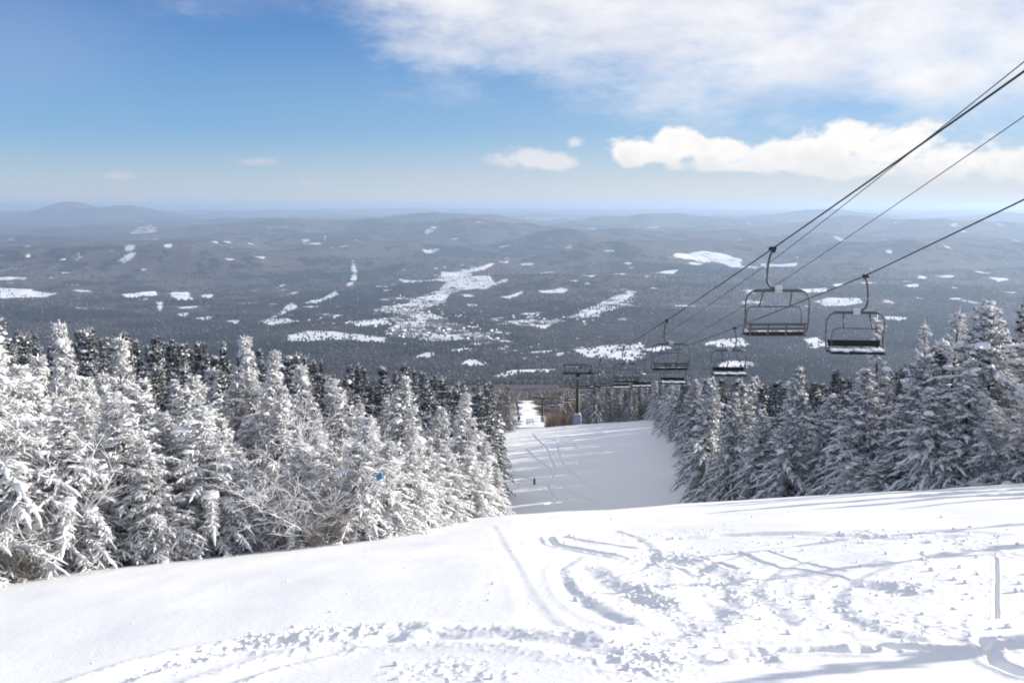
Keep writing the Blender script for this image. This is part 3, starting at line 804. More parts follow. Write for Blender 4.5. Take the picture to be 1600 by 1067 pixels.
ORD = ['first', 'second', 'third', 'fourth', 'fifth', 'sixth', 'seventh', 'eighth', 'ninth', 'tenth', 'eleventh', 'twelfth', 'thirteenth', 'fourteenth', 'fifteenth', 'sixteenth',
       'seventeenth', 'eighteenth', 'nineteenth', 'twentieth', 'twenty-first', 'twenty-second', 'twenty-third', 'twenty-fourth', 'twenty-fifth', 'twenty-sixth', 'twenty-seventh', 'twenty-eighth', 'twenty-ninth', 'thirtieth']
def edgeD(px): return float(np.interp(px, [-80, 0, 260, 600, 700, 790], [13.2, 14.6, 15.6, 17.2, 21, 27]))

# landmark frosted trees on the left
G1 = 'landmark frosted spruces left of the slope'
LAND = [('r1', 125, 20.5, 496, 'tall frosted spruce with cross-shaped bare leader, highest white tip on the left', .8),
        ('r0', 3, 15.5, 470, 'big frosted spruce cut off by the left edge of the photo', 1.05),
        ('r1', 190, 24, 520, 'slim frosted spruce just right of the cross-topped spruce', .9),
        ('r1', 400, 27, 522, 'slim frosted spruce with the tall spire standing over the middle of the left trees', .9),
        ('r0', 428, 25, 545, 'frosted spruce close right of the tall middle spire', .9),
        ('r1', 484, 21.5, 562, 'frosted spruce with a long thin upright leader, above the frosty thicket', .85),
        ('r3', 622, 22.5, 588, 'snow-loaded spruce with broken slanting top and thick snow caps', 1.0),
        ('r0', 722, 28.5, 612, 'well-shaped snowy spruce near the right end of the left tree edge', 1.0),
        ('r2', 755, 27.5, 690, 'low snowy spruce at the very right end of the left tree edge', .95),
        ('r4', 545, 22, 590, 'broad white spruce between the thin leader and the broken top', 1.0),
        ('r2', 300, 21, 590, 'wide snow-draped spruce in the middle of the left frosted stand', 1.0),
        ('r4', 690, 26, 640, 'rounded white spruce left of the well-shaped one', 1.0)]
for key, px, D, tp, lab, sx in LAND: plant(key, px, D, None, tp, lab, None, sx)
# front row: low, along the snow edge
fr_px = [-60, -15, 35, 75, 115, 160, 205, 245, 330, 375, 420, 462, 515, 560, 602, 640, 668, 705, 742, 775]
fr_tp = [640, 690, 655, 720, 640, 690, 610, 700, 640, 700, 660, 690, 700, 650, 690, 660, 700, 690, 700, 740]
fr_k = ['r2', 'r0', 's0', 'r4', 'r2', 'r0', 'r4', 'r1', 'r2', 'r0', 's0', 'r2', 's1', 'r4', 'r2', 'r0', 'r2', 'r4', 'r2', 'r0']
kind_w = {'r0': 'rimed spruce', 'r1': 'slender rimed spruce', 'r2': 'squat snow-draped spruce', 'r3': 'dark-needled snowy spruce', 'r4': 'bushy white spruce', 's0': 'twiggy frosted shrub', 's1': 'open frosted shrub'}
for i, (px, tp, k) in enumerate(zip(fr_px, fr_tp, fr_k)):
    plant(k, px, edgeD(px)+trng.uniform(.9, 1.8), None, tp+trng.uniform(-12, 12), '%s, %s tree from the left along the near snow edge' % (kind_w[k], ORD[i]), 'small frosted trees along the near snow edge', 1.15)
for i, (px, dd, hh, lab) in enumerate([(18, .2, 1.5, 'thin brown bare sapling by the left edge of the photo'), (38, .2, .9, 'short leaning bare twig beside the leftmost brown sapling'), (546, .25, 1.1, 'bare dark sapling stem sticking up before the frosty thicket'), (480, .3, .9, 'small bare brown sapling at the snow edge left of the dark stem')]):
    plant('b0', px, edgeD(px)+dd, hh, None, lab, 'bare saplings at the snow edge', .8)
env_px = [-60, 0, 60, 125, 190, 250, 330, 400, 480, 560, 640, 720, 790]
env_py = [480, 480, 540, 540, 545, 572, 565, 545, 580, 600, 612, 640, 700]
second = []
for px in list(range(-40, 760, 33)):
    second.append((px+trng.uniform(-9, 9), trng.uniform(2.6, 4.6)))
for i, (px, dd) in enumerate(second):
    k = trng.choice(['r0', 'r2', 'r4', 'r1', 'r3', 'r4'])
    tp = float(np.interp(px, env_px, env_py))+trng.uniform(35, 105)
    plant(k, px, edgeD(px)+dd, None, tp, '%s, %s from the left in the second row of the left frosted stand' % (kind_w[k], ORD[i]), 'second row of the left frosted stand', 1.05)
third = [px+trng.uniform(-12, 12) for px in range(-40, 720, 38)]
for i, px in enumerate(third):
    k = trng.choice(['r0', 'r4', 'r1', 'r1', 'r3'])
    tp = float(np.interp(px, env_px, env_py))+trng.uniform(2, 60)
    plant(k, px, edgeD(px)+trng.uniform(6, 12), None, tp, '%s, %s from the left in the back row of the left frosted stand' % (kind_w[k], ORD[i]), 'back row of the left frosted stand', .95)
# dark forest behind on the left: nothing tells these apart
dk_px = [-60, 0, 150, 300, 440, 500, 560, 600, 650, 700, 790]
dk_py = [488, 490, 492, 512, 532, 538, 534, 545, 562, 585, 604]
MASS = []
for i in range(350):
    px = trng.uniform(-70, 775); D = trng.uniform(42, 80) if i < 80 else trng.uniform(62, 122)
    tp = float(np.interp(px, dk_px, dk_py))+abs(trng.gauss(0, 15))*(1.4 if D < 70 else .6)-2
    k = trng.choice(['d0', 'd1', 'd1', 'd2', 'd0'])
    lim = trng.uniform(8, 12.5)
    xx = (px-800)/F/.965*D; g = h1(xx, D); dx, dy, dz = ray(px, tp)
    hh = min(lim, dz/dy*D-g)
    if hh < 3: continue
    if i >= 80:
        MASS.append((xx, D, hh)); continue
    plant(k, px, D, hh, None, 'dark snow-dusted spruce in the forest behind the left frosted stand', 'dark spruces behind the left frosted stand', 1.0)
for i, (px, D, tp, lab) in enumerate([(752, 150, 590, 'dark spruce left of the lower run, first of the three at its far end'), (770, 155, 596, 'middle dark spruce of the three beyond the left side of the lower run'), (795, 160, 602, 'narrow dark spruce nearest the white patch beyond the lower run')]):
    plant('d1' if i != 1 else 'd0', px, D, None, tp, lab, None, 1.1)
for i in range(26):
    D = trng.uniform(34, 150); px = trng.uniform(690, 772) if D > 60 else trng.uniform(640, 740)
    xl = float(run_left(D)); xx = (px-800)/F/.965*D
    if xx > xl-1.8: px = 800+(xl-1.8-trng.uniform(0, 5))*F*.965/D
    tp = float(np.interp(px, [640, 720, 790], [590, 600, 610]))+trng.uniform(0, 40)
    xx = (px-800)/F/.965*D; g = h1(xx, D); dx, dy, dz = ray(px, tp); hh = min(9.5, max(3, dz/dy*D-g))
    plant(trng.choice(['d0', 'd2', 'm1']), px, D, hh, None, 'snow-dusted spruce along the left side of the lower run', 'spruces along the left side of the lower run', 1.05)

# right-hand trees
RL = [('m0', 1104, 52, 592, 'big dark-sided snowy spruce at the corner of the lower run', .85), ('m1', 1140, 49, 612, 'snowy spruce second from the lower run corner on the right', .9),
      ('m1', 1160, 55, 600, 'dark snowy spruce behind the corner trees, under the third chair', 1.0), ('m0', 1185, 46.5, 640, 'drooping snowy spruce below the slatted chair', .9),
      ('m1', 1238, 46, 572, 'narrow snowy spruce with thin pale tip right under the slatted chair', .9), ('m0', 1232, 43, 640, 'low drooping spruce in front of the narrow pale-tipped one', 1.05),
      ('d1', 1290, 58, 575, 'dark bluish spruce top seen between the two nearest chairs', 1.0), ('m2', 1285, 43, 620, 'leaning snowy spruce left of the tall frosted spire', 1.0),
      ('fog', 1366, 41, 488, 'tall frosted spire rising right behind the nearest padded chair', 1.05), ('m1', 1350, 39, 575, 'broad snowy spruce under the nearest padded chair', 1.15),
      ('m0', 1320, 41, 640, 'small drooping spruce at the slope edge below the padded chair', 1.0), ('m2', 1425, 38, 560, 'heavy snow-draped spruce left of the feathery frosted crown', 1.0),
      ('fog', 1475, 38, 478, 'feathery frosted crown with dark trunk showing, right of the padded chair', 1.3), ('m2', 1540, 36, 486, 'spruce with great rounded snow caps near the right edge', 1.1),
      ('m0', 1395, 37, 640, 'dark-hearted snowy spruce at the slope edge, middle of the right stand', 1.05), ('m2', 1455, 35, 610, 'wide snow-laden spruce at the slope edge below the feathery crown', 1.1),
      ('m1', 1500, 34.5, 580, 'grey rimed spruce below the great snow caps', 1.1), ('r4', 1560, 33, 625, 'bushy white spruce low at the right edge slope', 1.5),
      ('r4', 1620, 32, 600, 'white rimed spruce cut off low by the right edge of the photo', 1.5), ('d0', 1580, 47, 412, 'dark tall spruce cut off by the right edge, least snowy of the right stand', .9),
      ('m1', 1590, 39, 505, 'snowy spruce in front of the dark tall one at the right edge', 1.1), ('m1', 1515, 42, 470, 'tall snowy spruce rising just behind the great snow caps', 1.1), ('fog', 1440, 42, 500, 'slim rimed spruce left of the feathery frosted crown', .9), ('m2', 1660, 35, 520, 'snow-laden spruce just beyond the right edge of the photo', 1.1)]
for key, px, D, tp, lab, sx in RL: plant(key, px, D, None, tp, lab, None, sx)
for i in range(46):
    px = trng.uniform(1080, 1680); D = float(np.interp(px, [1080, 1350, 1600, 1700], [60, 47, 41, 39]))+trng.uniform(0, 26)
    tp = float(np.interp(px, [1080, 1200, 1280, 1350, 1430, 1500, 1600, 1700], [598, 590, 590, 575, 545, 515, 500, 500]))+trng.uniform(0, 50)
    plant(trng.choice(['m0', 'm1', 'd0', 'd2', 'd1']), px, D, None, tp, 'snow-dusted spruce in the thick stand behind the right-hand front trees', 'spruces behind the right-hand front trees', 1.0)
for i, px in enumerate([1120, 1165, 1210, 1262, 1305, 1345, 1378, 1418, 1440, 1482, 1525, 1585]):
    D = float(np.interp(px, [1080, 1200, 1350, 1600], [47, 42, 37, 32.5]))+trng.uniform(-.5, .8)
    k = trng.choice(['m2', 'r2', 'm0', 'r4'])
    plant(k, px, D, trng.uniform(1.6, 3.0), None, 'small snow-buried spruce, %s from the left at the foot of the right stand' % ORD[i], 'small spruces at the foot of the right stand', 1.5)
# along the right side of the lower run, and beyond its crest
for i in range(46):
    D = 58+(i+trng.random())*2.7; xx = float(run_right(D))+2.0+abs(trng.gauss(0, 1.4)); px = 800+xx*F*.965/D
    hh = trng.uniform(8.5, 11.5); dx, dy, dz = ray(px, 590+trng.uniform(0, 16)); hh = max(4.5, min(hh, dz/dy*D-h1(xx, D)))
    plant(trng.choice(['d0', 'd1', 'd2', 'm0']), px, D, hh, None, 'snow-dusted dark spruce lining the right side of the lower run', 'dark spruces lining the right side of the lower run', 1.05)
for i in range(600):      # the thick of the forest behind those
    D = trng.uniform(56, 230); xx = max(float(run_right(min(D, 165))), (D-165)*.25+21)+3.6+(trng.random()**1.3*42 if i < 430 else trng.random()*12)
    px = 800+xx*F*.965/D; hh = trng.uniform(8.5, 12.5)
    dx, dy, dz = ray(px, float(np.interp(px, [1000, 1080, 1200, 1280, 1350, 1430, 1500, 1600, 1700], [600, 603, 600, 598, 585, 560, 530, 520, 515]))+trng.uniform(-4, 26))
    hh = min(hh, dz/dy*D-h1(xx, D))
    if hh > 3.5: MASS.append((xx, D, hh))
for i in range(26):
    D = trng.uniform(172, 200); MASS.append(((trng.uniform(915, 1000)-800)/F/.965*D, D, trng.uniform(6.5, 9)))
def spruce_mass():
    v = np.array([(x_, y_, h1(x_, y_)-.1) for x_, y_, h_ in MASS]); n = len(v); rng = np.random.default_rng(2)
    me = bpy.data.meshes.new('spruce_forest'); me.vertices.add(n); me.vertices.foreach_set('co', v.astype(np.float32).ravel())
    sc = np.array([m_[2]/9.0 for m_ in MASS]); w = sc**.7
    for nm, val in (('sx', w), ('sz', sc), ('rz', rng.uniform(0, 6.28, n)), ('pick', rng.integers(0, 3, n).astype(float))):
        at_ = me.attributes.new(nm, 'FLOAT', 'POINT'); at_.data.foreach_set('value', val.astype(np.float32))
    o = bpy.data.objects.new('spruce_forest', me); C.objects.link(o)
    ng = bpy.data.node_groups.new('spruce_forest', 'GeometryNodeTree')
    ng.interface.new_socket('Geometry', in_out='INPUT', socket_type='NodeSocketGeometry'); ng.interface.new_socket('Geometry', in_out='OUTPUT', socket_type='NodeSocketGeometry')
    N = ng.nodes.new; Lk = ng.links.new
    gi = N('NodeGroupInput'); go = N('NodeGroupOutput'); jo = N('GeometryNodeJoinGeometry')
    def na(nm):
        q = N('GeometryNodeInputNamedAttribute'); q.data_type = 'FLOAT'; q.inputs['Name'].default_value = nm; return q.outputs['Attribute']
    cs = N('ShaderNodeCombineXYZ'); Lk(na('sx'), cs.inputs[0]); Lk(na('sx'), cs.inputs[1]); Lk(na('sz'), cs.inputs[2])
    cr = N('ShaderNodeCombineXYZ'); Lk(na('rz'), cr.inputs[2])
    for k, key in enumerate(('d0', 'd1', 'd2')):
        cmp_ = N('FunctionNodeCompare'); cmp_.data_type = 'FLOAT'; cmp_.operation = 'EQUAL'; Lk(na('pick'), cmp_.inputs[0]); cmp_.inputs[1].default_value = k; cmp_.inputs['Epsilon'].default_value = .1
        for ch in PROTO[key][0].children:
            oi = N('GeometryNodeObjectInfo'); oi.inputs['Object'].default_value = ch
            ip = N('GeometryNodeInstanceOnPoints'); Lk(gi.outputs[0], ip.inputs['Points']); Lk(cmp_.outputs[0], ip.inputs['Selection']); Lk(oi.outputs['Geometry'], ip.inputs['Instance'])
            Lk(cr.outputs[0], ip.inputs['Rotation']); Lk(cs.outputs[0], ip.inputs['Scale']); Lk(ip.outputs[0], jo.inputs[0])
    Lk(jo.outputs[0], go.inputs[0])
    md = o.modifiers.new('forest', 'NODES'); md.node_group = ng
    tag(o, 'dense dark snow-dusted spruce forest deep behind the trees lining the runs', 'forest', kind='stuff')
spruce_mass()
# three trees standing out of the frame to the right, whose shadows cross the near snow
for i, (xx, yy, hh) in enumerate([(8.6, 10.2, 2.3), (6.0, 6.1, 1.7), (10.5, 12.6, 2.5), (14.6, 21, 3.2), (13.4, 18.8, 2.3), (16, 23.4, 3.7), (17.6, 26, 4.2), (12.4, 17, 1.7), (20.5, 30, 4.4), (18.8, 24.2, 3.6)]):
    px = 800+xx*F*.965/yy
    plant(['fog', 'r1', 'fog', 'm1', 'm0', 'r1', 'm1', 'r0', 'm0', 'm1'][i], px, yy, hh, None, 'small frosted spruce standing just outside the right edge beside the near snow', 'small spruces outside the right edge', .55 if i < 3 else .9)

# ------------------------------------------------------------------ woods far down the mountain (uncountable)
def bare_woods():
    rng = np.random.default_rng(5)
    N = 13000
    D = 250*np.exp(rng.uniform(0, 1, N)**.8*math.log(3400/250)); a = np.radians(rng.uniform(-33, 33, N))
    xx, yy = D*np.sin(a), D*np.cos(a)
    keep = open_snow(xx, yy) < .3
    keep &= ~((np.abs(xx-12) < 9) & (yy < 420))
    xx, yy, D = xx[keep], yy[keep], D[keep]; n = len(xx)
    zz = hgt(xx, yy)
    con = rng.random(n) < .18
    Hh = np.where(con, rng.uniform(8, 15, n), rng.uniform(8, 14, n))
    kb = 22
    t0 = rng.uniform(.05, .75, (n, kb)); ph = rng.uniform(0, 6.283, (n, kb))
    el_ = np.where(con[:, None], rng.uniform(-.5, .2, (n, kb)), rng.uniform(.5, 1.35, (n, kb)))
    ln = Hh[:, None]*np.where(con[:, None], .26*(1-t0)+.03, .45*(1.05-t0)*rng.uniform(.6, 1.1, (n, kb)))
    b0 = np.stack([np.broadcast_to(xx[:, None], t0.shape), np.broadcast_to(yy[:, None], t0.shape), zz[:, None]+t0*Hh[:, None]], -1)
    dv = np.stack([np.cos(ph)*np.cos(el_), np.sin(ph)*np.cos(el_), np.sin(el_)], -1)
    tip = b0+dv*ln[..., None]
    sd = np.stack([-np.sin(ph), np.cos(ph), np.zeros_like(ph)], -1)*np.where(con[:, None], .38, .2)[..., None]*(ln*.8)[..., None]
    mid = b0+dv*(ln*.55)[..., None]
    V = np.stack([b0, mid-sd*.6, tip, mid+sd*.6], 2).reshape(-1, 3)
    Fq = np.arange(n*kb*4).reshape(-1, 4)
    sh = np.clip(np.where(con[:, None], rng.uniform(0, .12, (n, kb)), rng.uniform(.15, .75, (n, 1))+rng.normal(0, .08, (n, kb))), 0, .85)
    sh = np.where(rng.random((n, kb)) < .10, .97, sh)
    o = mesh_np('bare_hardwood_forest', V, Fq, M['bare'], smooth=False, attrs={'shade': np.repeat(sh.ravel(), 4)})
    tag(o, 'grey-brown leafless woods covering the lower mountainside', 'forest', kind='stuff')
bare_woods()
def far_woods():
    rng = np.random.default_rng(6)
    N = 90000
    N = 120000; D = np.sqrt(rng.uniform(2200**2, 9800**2, N)); D = np.where(rng.random(N) < .4, rng.uniform(2200, 5600, N), D); a = np.radians(rng.uniform(-32.5, 32.5, N))
    xx, yy = D*np.sin(a), D*np.cos(a)
    os_ = open_snow(xx, yy)
    keep = ((os_ < .25) | (rng.random(N) < .10)) & (rng.random(N) > sstep(5000, 9800, D))
    xx, yy, D = xx[keep], yy[keep], D[keep]; n = len(xx)
    zz = hgt(xx, yy)
    con = (fbm(xx/900, yy/900, 4, 4, .6) + rng.normal(0, .07, n)) > .06
    w = rng.uniform(4, 8, n)*np.where(con, .75, 1.0); Hh = np.where(con, rng.uniform(12, 19, n), rng.uniform(8, 14, n))
    ns = 5
    th = np.arange(ns)/ns*6.283
    rr = w[:, None]*rng.uniform(.6, 1.3, (n, ns)); mz = np.where(con, .15, .55)
    ring = np.stack([xx[:, None]+rr*np.cos(th), yy[:, None]+rr*np.sin(th), (zz+mz*Hh)[:, None]+rng.normal(0, .1, (n, ns))*Hh[:, None]], -1)
    top = np.stack([xx+rng.normal(0, 1, n), yy+rng.normal(0, 1, n), zz+Hh], -1)[:, None]; bot = np.stack([xx, yy, zz-1], -1)[:, None]
    V = np.concatenate([ring, top, bot], 1).reshape(-1, 3)
    j = np.arange(ns); j2 = (j+1) % ns
    f = np.r_[np.stack([j, j2, np.full(ns, ns)], 1), np.stack([j2, j, np.full(ns, ns+1)], 1)]
    Ft = (f[None]+(np.arange(n)*(ns+2))[:, None, None]).reshape(-1, 3)
    tone = np.clip(.5+.55*fbm(xx/420+9, yy/420, 4, 14, .6), .1, .95); sh = np.where(con, rng.uniform(0, .16, n), np.clip(tone*.7+rng.normal(0, .07, n), .2, .8)); sh = np.where(rng.random(n) < .012, .95, sh)
    o = mesh_np('valley_forest', V, Ft, M['far_crowns'], smooth=False, attrs={'shade': np.repeat(sh, ns+2)})
    tag(o, 'distant mixed winter forest filling the valley between the snowy fields', 'forest', kind='stuff')
far_woods()
# rusty brush on the crest beside the near tower
def brush():
    rng = np.random.default_rng(8)
    V, sh = [], []
    for k in range(46):
        D = rng.uniform(171, 186); px = rng.uniform(852, 897)
        x0 = (px-800)/F/.965*D; z0 = h1(x0, D)
        for q in range(60):
            a = rng.uniform(0, 6.28); e = rng.uniform(.6, 1.5); l = rng.uniform(.8, 3.2)
            d = np.array([math.cos(a)*math.cos(e), math.sin(a)*math.cos(e), math.sin(e)]); b0 = np.array([x0, D, z0])+rng.normal(0, .45, 3)*[1, 1, .2]
            s = np.array([-math.sin(a), math.cos(a), 0])*.05
            V += [b0-s, b0+s, b0+d*l]; sh += [np.clip(rng.normal(.5, .25), 0, .98)]*3
    o = mesh_np('rusty_brush', np.array(V), np.arange(len(V)).reshape(-1, 3), M['shrub'], smooth=False, attrs={'shade': np.array(sh)})
    tag(o, 'rusty brown leafless brush on the crest beside the near lift tower', 'brush', kind='stuff')
brush()
# loose clods of snow thrown up by skis
def clods():
    rng = np.random.default_rng(9)
    import bmesh
    bm = bmesh.new(); bmesh.ops.create_icosphere(bm, subdivisions=1, radius=1); bm.verts.ensure_lookup_table()
    iv = np.array([q.co[:] for q in bm.verts]); if_ = np.array([[w.index for w in fc.verts] for fc in bm.faces]); bm.free()
    D = rng.uniform(4.3, 26, 90000)**1.0; a = np.radians(rng.uniform(-31, 32, len(D)))
    xx, yy = D*np.sin(a), D*np.cos(a)
    mk = chop_mask(xx, yy)
    pr = np.clip(mk*.32, 0, 1)*np.interp(D, [4, 10, 26], [.45, .8, 1.0])+.0014
    k = rng.random(len(xx)) < pr
    xx, yy = xx[k], yy[k]; n = len(xx)
    zz = hgt(xx, yy)+detail(xx, yy)
    s = .007+.02*rng.random(n)**2.4+np.where((rng.random(n) < .03) & (yy > 8), rng.uniform(.01, .025, n), 0)
    sc = s[:, None]*rng.uniform(.6, 1.5, (n, 3))*[1, 1, .75]
    V = iv[None]*sc[:, None, :]*rng.uniform(.7, 1.3, (n, len(iv), 1))+np.stack([xx, yy, zz+s*.25], -1)[:, None]
    Ft = (if_[None]+(np.arange(n)*len(iv))[:, None, None]).reshape(-1, 3)
    o = mesh_np('snow_clods', V.reshape(-1, 3), Ft, M['snow'], smooth=False)
    tag(o, 'loose clods of snow scattered over the skied-up near slope', 'snow clods', kind='stuff')
clods()

# ------------------------------------------------------------------ chairlift
import bmesh
def bm_obj(name, bm, mat, parent, smooth=False):
    me = bpy.data.meshes.new(name); bm.to_mesh(me); bm.free(); me.materials.append(mat)
    if smooth:
        for p in me.polygons: p.use_smooth = True
    o = bpy.data.objects.new(name, me); C.objects.link(o); o.parent = parent
    return o
def add_box(bm, c, s, rx=0.0, ry=0.0, bev=0.0):
    r = bmesh.ops.create_cube(bm, size=1.0)
    vs = r['verts']
    from mathutils import Matrix
    mt = Matrix.Translation(c) @ Matrix.Rotation(rx, 4, 'X') @ Matrix.Rotation(ry, 4, 'Y') @ Matrix.Diagonal((s[0], s[1], s[2], 1))
    bmesh.ops.transform(bm, matrix=mt, verts=vs)
    if bev:
        es = list({e for v_ in vs for e in v_.link_edges})
        bmesh.ops.bevel(bm, geom=es, offset=bev, segments=2, affect='EDGES', profile=.6)
def tube_obj(name, lines, radii, mat, parent, sides=8):
    v, f = tubes(lines, radii, sides)
    return mesh_np(name, v, tri_fix(f), mat, parent)
def arc_path(pts, rad, n=6):
    """polyline with rounded corners"""
    pts = [np.array(p, float) for p in pts]; out = [pts[0]]
    for i in range(1, len(pts)-1):
        a, b_, c = pts[i-1], pts[i], pts[i+1]
        d1 = (a-b_)/np.linalg.norm(a-b_); d2 = (c-b_)/np.linalg.norm(c-b_)
        r_ = min(rad, np.linalg.norm(a-b_)*.48, np.linalg.norm(c-b_)*.48)
        for t_ in np.linspace(0, 1, n):
            out.append((b_+d1*r_)*(1-t_)**2+b_*2*t_*(1-t_)+(b_+d2*r_)*t_**2)
    out.append(pts[-1]); return np.array(out)
def rope_fn(pts):
    """one hanging span: parabola z(y) and straight x(y) through surveyed points, then on to the lower tower"""
    pts = np.array(pts)
    fz = pchip(pts[:, 1], pts[:, 2]); fx = pchip(pts[:, 1], pts[:, 0])
    return lambda yy: (float(fx(yy)), yy, float(fz(yy)))
def at(px, py, D):
    dx, dy, dz = ray(px, py); return (dx/dy*D, D, dz/dy*D)
T1 = at(903, 583, 170); T2 = at(848, 622, 330)
def span(near, grip, x1, x2):
    # quadratic through near, grip and tower, extended uphill
    (xa, ya, za), (xb, yb, zb) = near, grip
    yc, zc = 170.0, T1[2]+.35
    A = np.array([[ya*ya, ya, 1], [yb*yb, yb, 1], [yc*yc, yc, 1]]); co = np.linalg.solve(A, np.array([za, zb, zc]))
    y2, z2 = 330.0, T2[2]+.35
    def fn(yy):
        if yy <= yc: zz = co @ np.array([yy*yy, yy, 1])
        else:
            t_ = (yy-yc)/(y2-yc); zz = zc+(z2-zc)*t_-4*1.6*t_*(1-t_)
            if t_ > 1: zz = z2+(z2-zc)/(y2-yc)*(yy-y2)
        if yy <= yb: xx = xa+(xb-xa)*(yy-ya)/(yb-ya)
        elif yy <= yc: xx = xb+(x1-xb)*(yy-yb)/(yc-yb)
        else: xx = x1+(x2-x1)*(yy-yc)/(y2-yc)
        return np.array([xx, yy, zz])
    return fn
left = span(at(1600, 112, 14.9), at(1208, 388, 29.0), T1[0]-2.65, T2[0]-2.65)
right = span(at(1600, 312, 21.6), at(1352, 431, 33.0), T1[0]+2.65, T2[0]+2.65)
comm1 = span(at(1600, 97, 16.6), at(1210, 405, 33.0), T1[0]-1.7, T2[0]-1.7)
comm2 = span(at(1600, 182, 20.0), at(1210, 447, 39.0), T1[0]+1.0, T2[0]+1.0)
def rope(name, fn, rad, label, cat, lift=0.0):
    ys = np.r_[np.linspace(-30, 30, 60), np.linspace(32, 170, 80), np.linspace(174, 345, 50)]
    ln = np.array([fn(float(q)) for q in ys]); ln[:, 2] += lift*sstep(60, 170, ys)
    v, f = tubes([ln], [np.full(len(ln), rad)], 6)
    return tag(mesh_np(name, v, tri_fix(f), M['rope']), label, cat)
rope('haul_rope', left, .021, 'thick lift cable carrying the slatted-back chairs, left of the pair', 'lift cable')
rope('haul_rope', right, .021, 'thick lift cable carrying the black padded chairs, lowest on the right', 'lift cable')
rope('signal_cable', comm1, .011, 'thin cable running close beside the left lift cable', 'cable', 1.6)
rope('signal_cable', comm2, .011, 'thin cable hanging between the two lift cables', 'cable', 1.6)

def make_chair(label):
    """double origin: the grip on the rope; front of the seat towards -Y"""
    root = thing('lift_chair', label, 'lift chair')
    cx = -.24
    bm = bmesh.new(); add_box(bm, (0, 0, .0), (.09, .42, .10), bev=.02); add_box(bm, (.03, .16, -.05), (.10, .10, .16), bev=.02); add_box(bm, (.03, -.14, -.03), (.14, .07, .07), bev=.015)
    bm_obj('grip', bm, M['darksteel'], root)
    hl = arc_path([(.0, 0, -.02), (.10, 0, -.30), (.15, 0, -.62), (.15, 0, -1.10), (.02, 0, -1.27), (cx+.06, 0, -1.34)], .2)
    tube_obj('hanger', [hl], [np.full(len(hl), .042)], M['steel'], root)
    bm = bmesh.new(); add_box(bm, (cx, -.02, -1.335), (.26, .14, .22), bev=.02)
    bm_obj('number_plate', bm, M['plate'], root)
    w = 1.07; zb = -2.86
    bl = arc_path([(cx-w+.08, -.42, zb+.02), (cx-w, -.12, zb+.06), (cx-w, .03, -2.4), (cx-w, 0, -1.38), (cx+w, 0, -1.38), (cx+w, .03, -2.4), (cx+w, -.12, zb+.06), (cx+w-.08, -.42, zb+.02)], .42, 8)
    ra = np.where(np.abs(bl[:, 0]-cx) < w-.22, .052, .029)
    tube_obj('bail', [bl], [ra], M['steel'], root)
    # seat pan and its boards
    bm = bmesh.new()
    for k in range(3): add_box(bm, (cx-.66+k*.66, -.22, zb+.03), (.60, .50, .10), rx=R(5), bev=.02)
    bm_obj('seat', bm, M['pad'], root)
    bm = bmesh.new(); add_box(bm, (cx, -.42, zb-.005), (2.06, .05, .06), bev=.012); add_box(bm, (cx, .0, zb-.005), (2.06, .05, .06), bev=.012)
    bm_obj('seat_frame', bm, M['steel'], root)
    bm = bmesh.new(); add_box(bm, (cx, .06, zb+.31), (1.94, .06, .23), rx=R(-12), bev=.025)
    back = bm_obj('backrest', bm, M['pad'], root)
    bm = bmesh.new()
    add_box(bm, (cx, .115, zb+.40), (2.02, .035, .05), rx=R(-12), bev=.01); add_box(bm, (cx, .085, zb+.22), (2.02, .035, .04), rx=R(-12), bev=.01)
    for k in range(4): add_box(bm, (cx-.9+k*.6, .09, zb+.22), (.05, .03, .44), rx=R(-10), bev=.008)
    bm_obj('back_frame', bm, M['steel'], root)
    # snow lying on the seat
    bm = bmesh.new()
    rng = random.Random(3)
    for k in range(9):
        add_box(bm, (cx-.86+k*.215, -.26+rng.uniform(-.03, .03), zb+.10+rng.uniform(-.012, .012)), (.21, .34+rng.uniform(-.06, .06), .07+rng.uniform(-.02, .03)), rx=R(4), bev=.03)
    bm_obj('seat_snow', bm, M['tsnow'], root, True)
    # restraint bar with its two arms, part lowered behind the seat line
    rb = arc_path([(cx-.93, -.25, -2.62), (cx-.93, -.28, -1.94), (cx+.93, -.28, -1.94), (cx+.93, -.25, -2.62)], .22, 6)
    a1 = np.array([(cx-.48, -.02, -1.42), (cx-.50, -.16, -1.72), (cx-.52, -.28, -1.95)]); a2 = np.array([(cx+.48, -.02, -1.42), (cx+.50, -.16, -1.72), (cx+.52, -.28, -1.95)])
    tube_obj('restraint_bar', [rb, a1, a2], [np.full(len(rb), .02), np.full(3, .026), np.full(3, .026)], M['steel'], root)
    fr_ = np.array([(cx-.45, -.62, -3.22), (cx+.45, -.62, -3.22)]); 
    return root
CH_L = [29.0+20.6*k for k in range(15)]
CH_R = [33.0+20.3*k for k in range(15)]
def chair_label(side, k):
    if side == 'l':
        return ['nearest chair with open slatted back and raised bar, on the left cable', 'second slatted-back chair down the left cable'][k] if k < 2 else '%s chair down the left lift cable, seen from behind' % ORD[k]
    return ['nearest black padded chair on the right cable, snow on its seat', 'second black padded chair, lower left of the slatted one'][k] if k < 2 else '%s padded chair down the right lift cable' % ORD[k]
chair0 = make_chair('x'); used = False
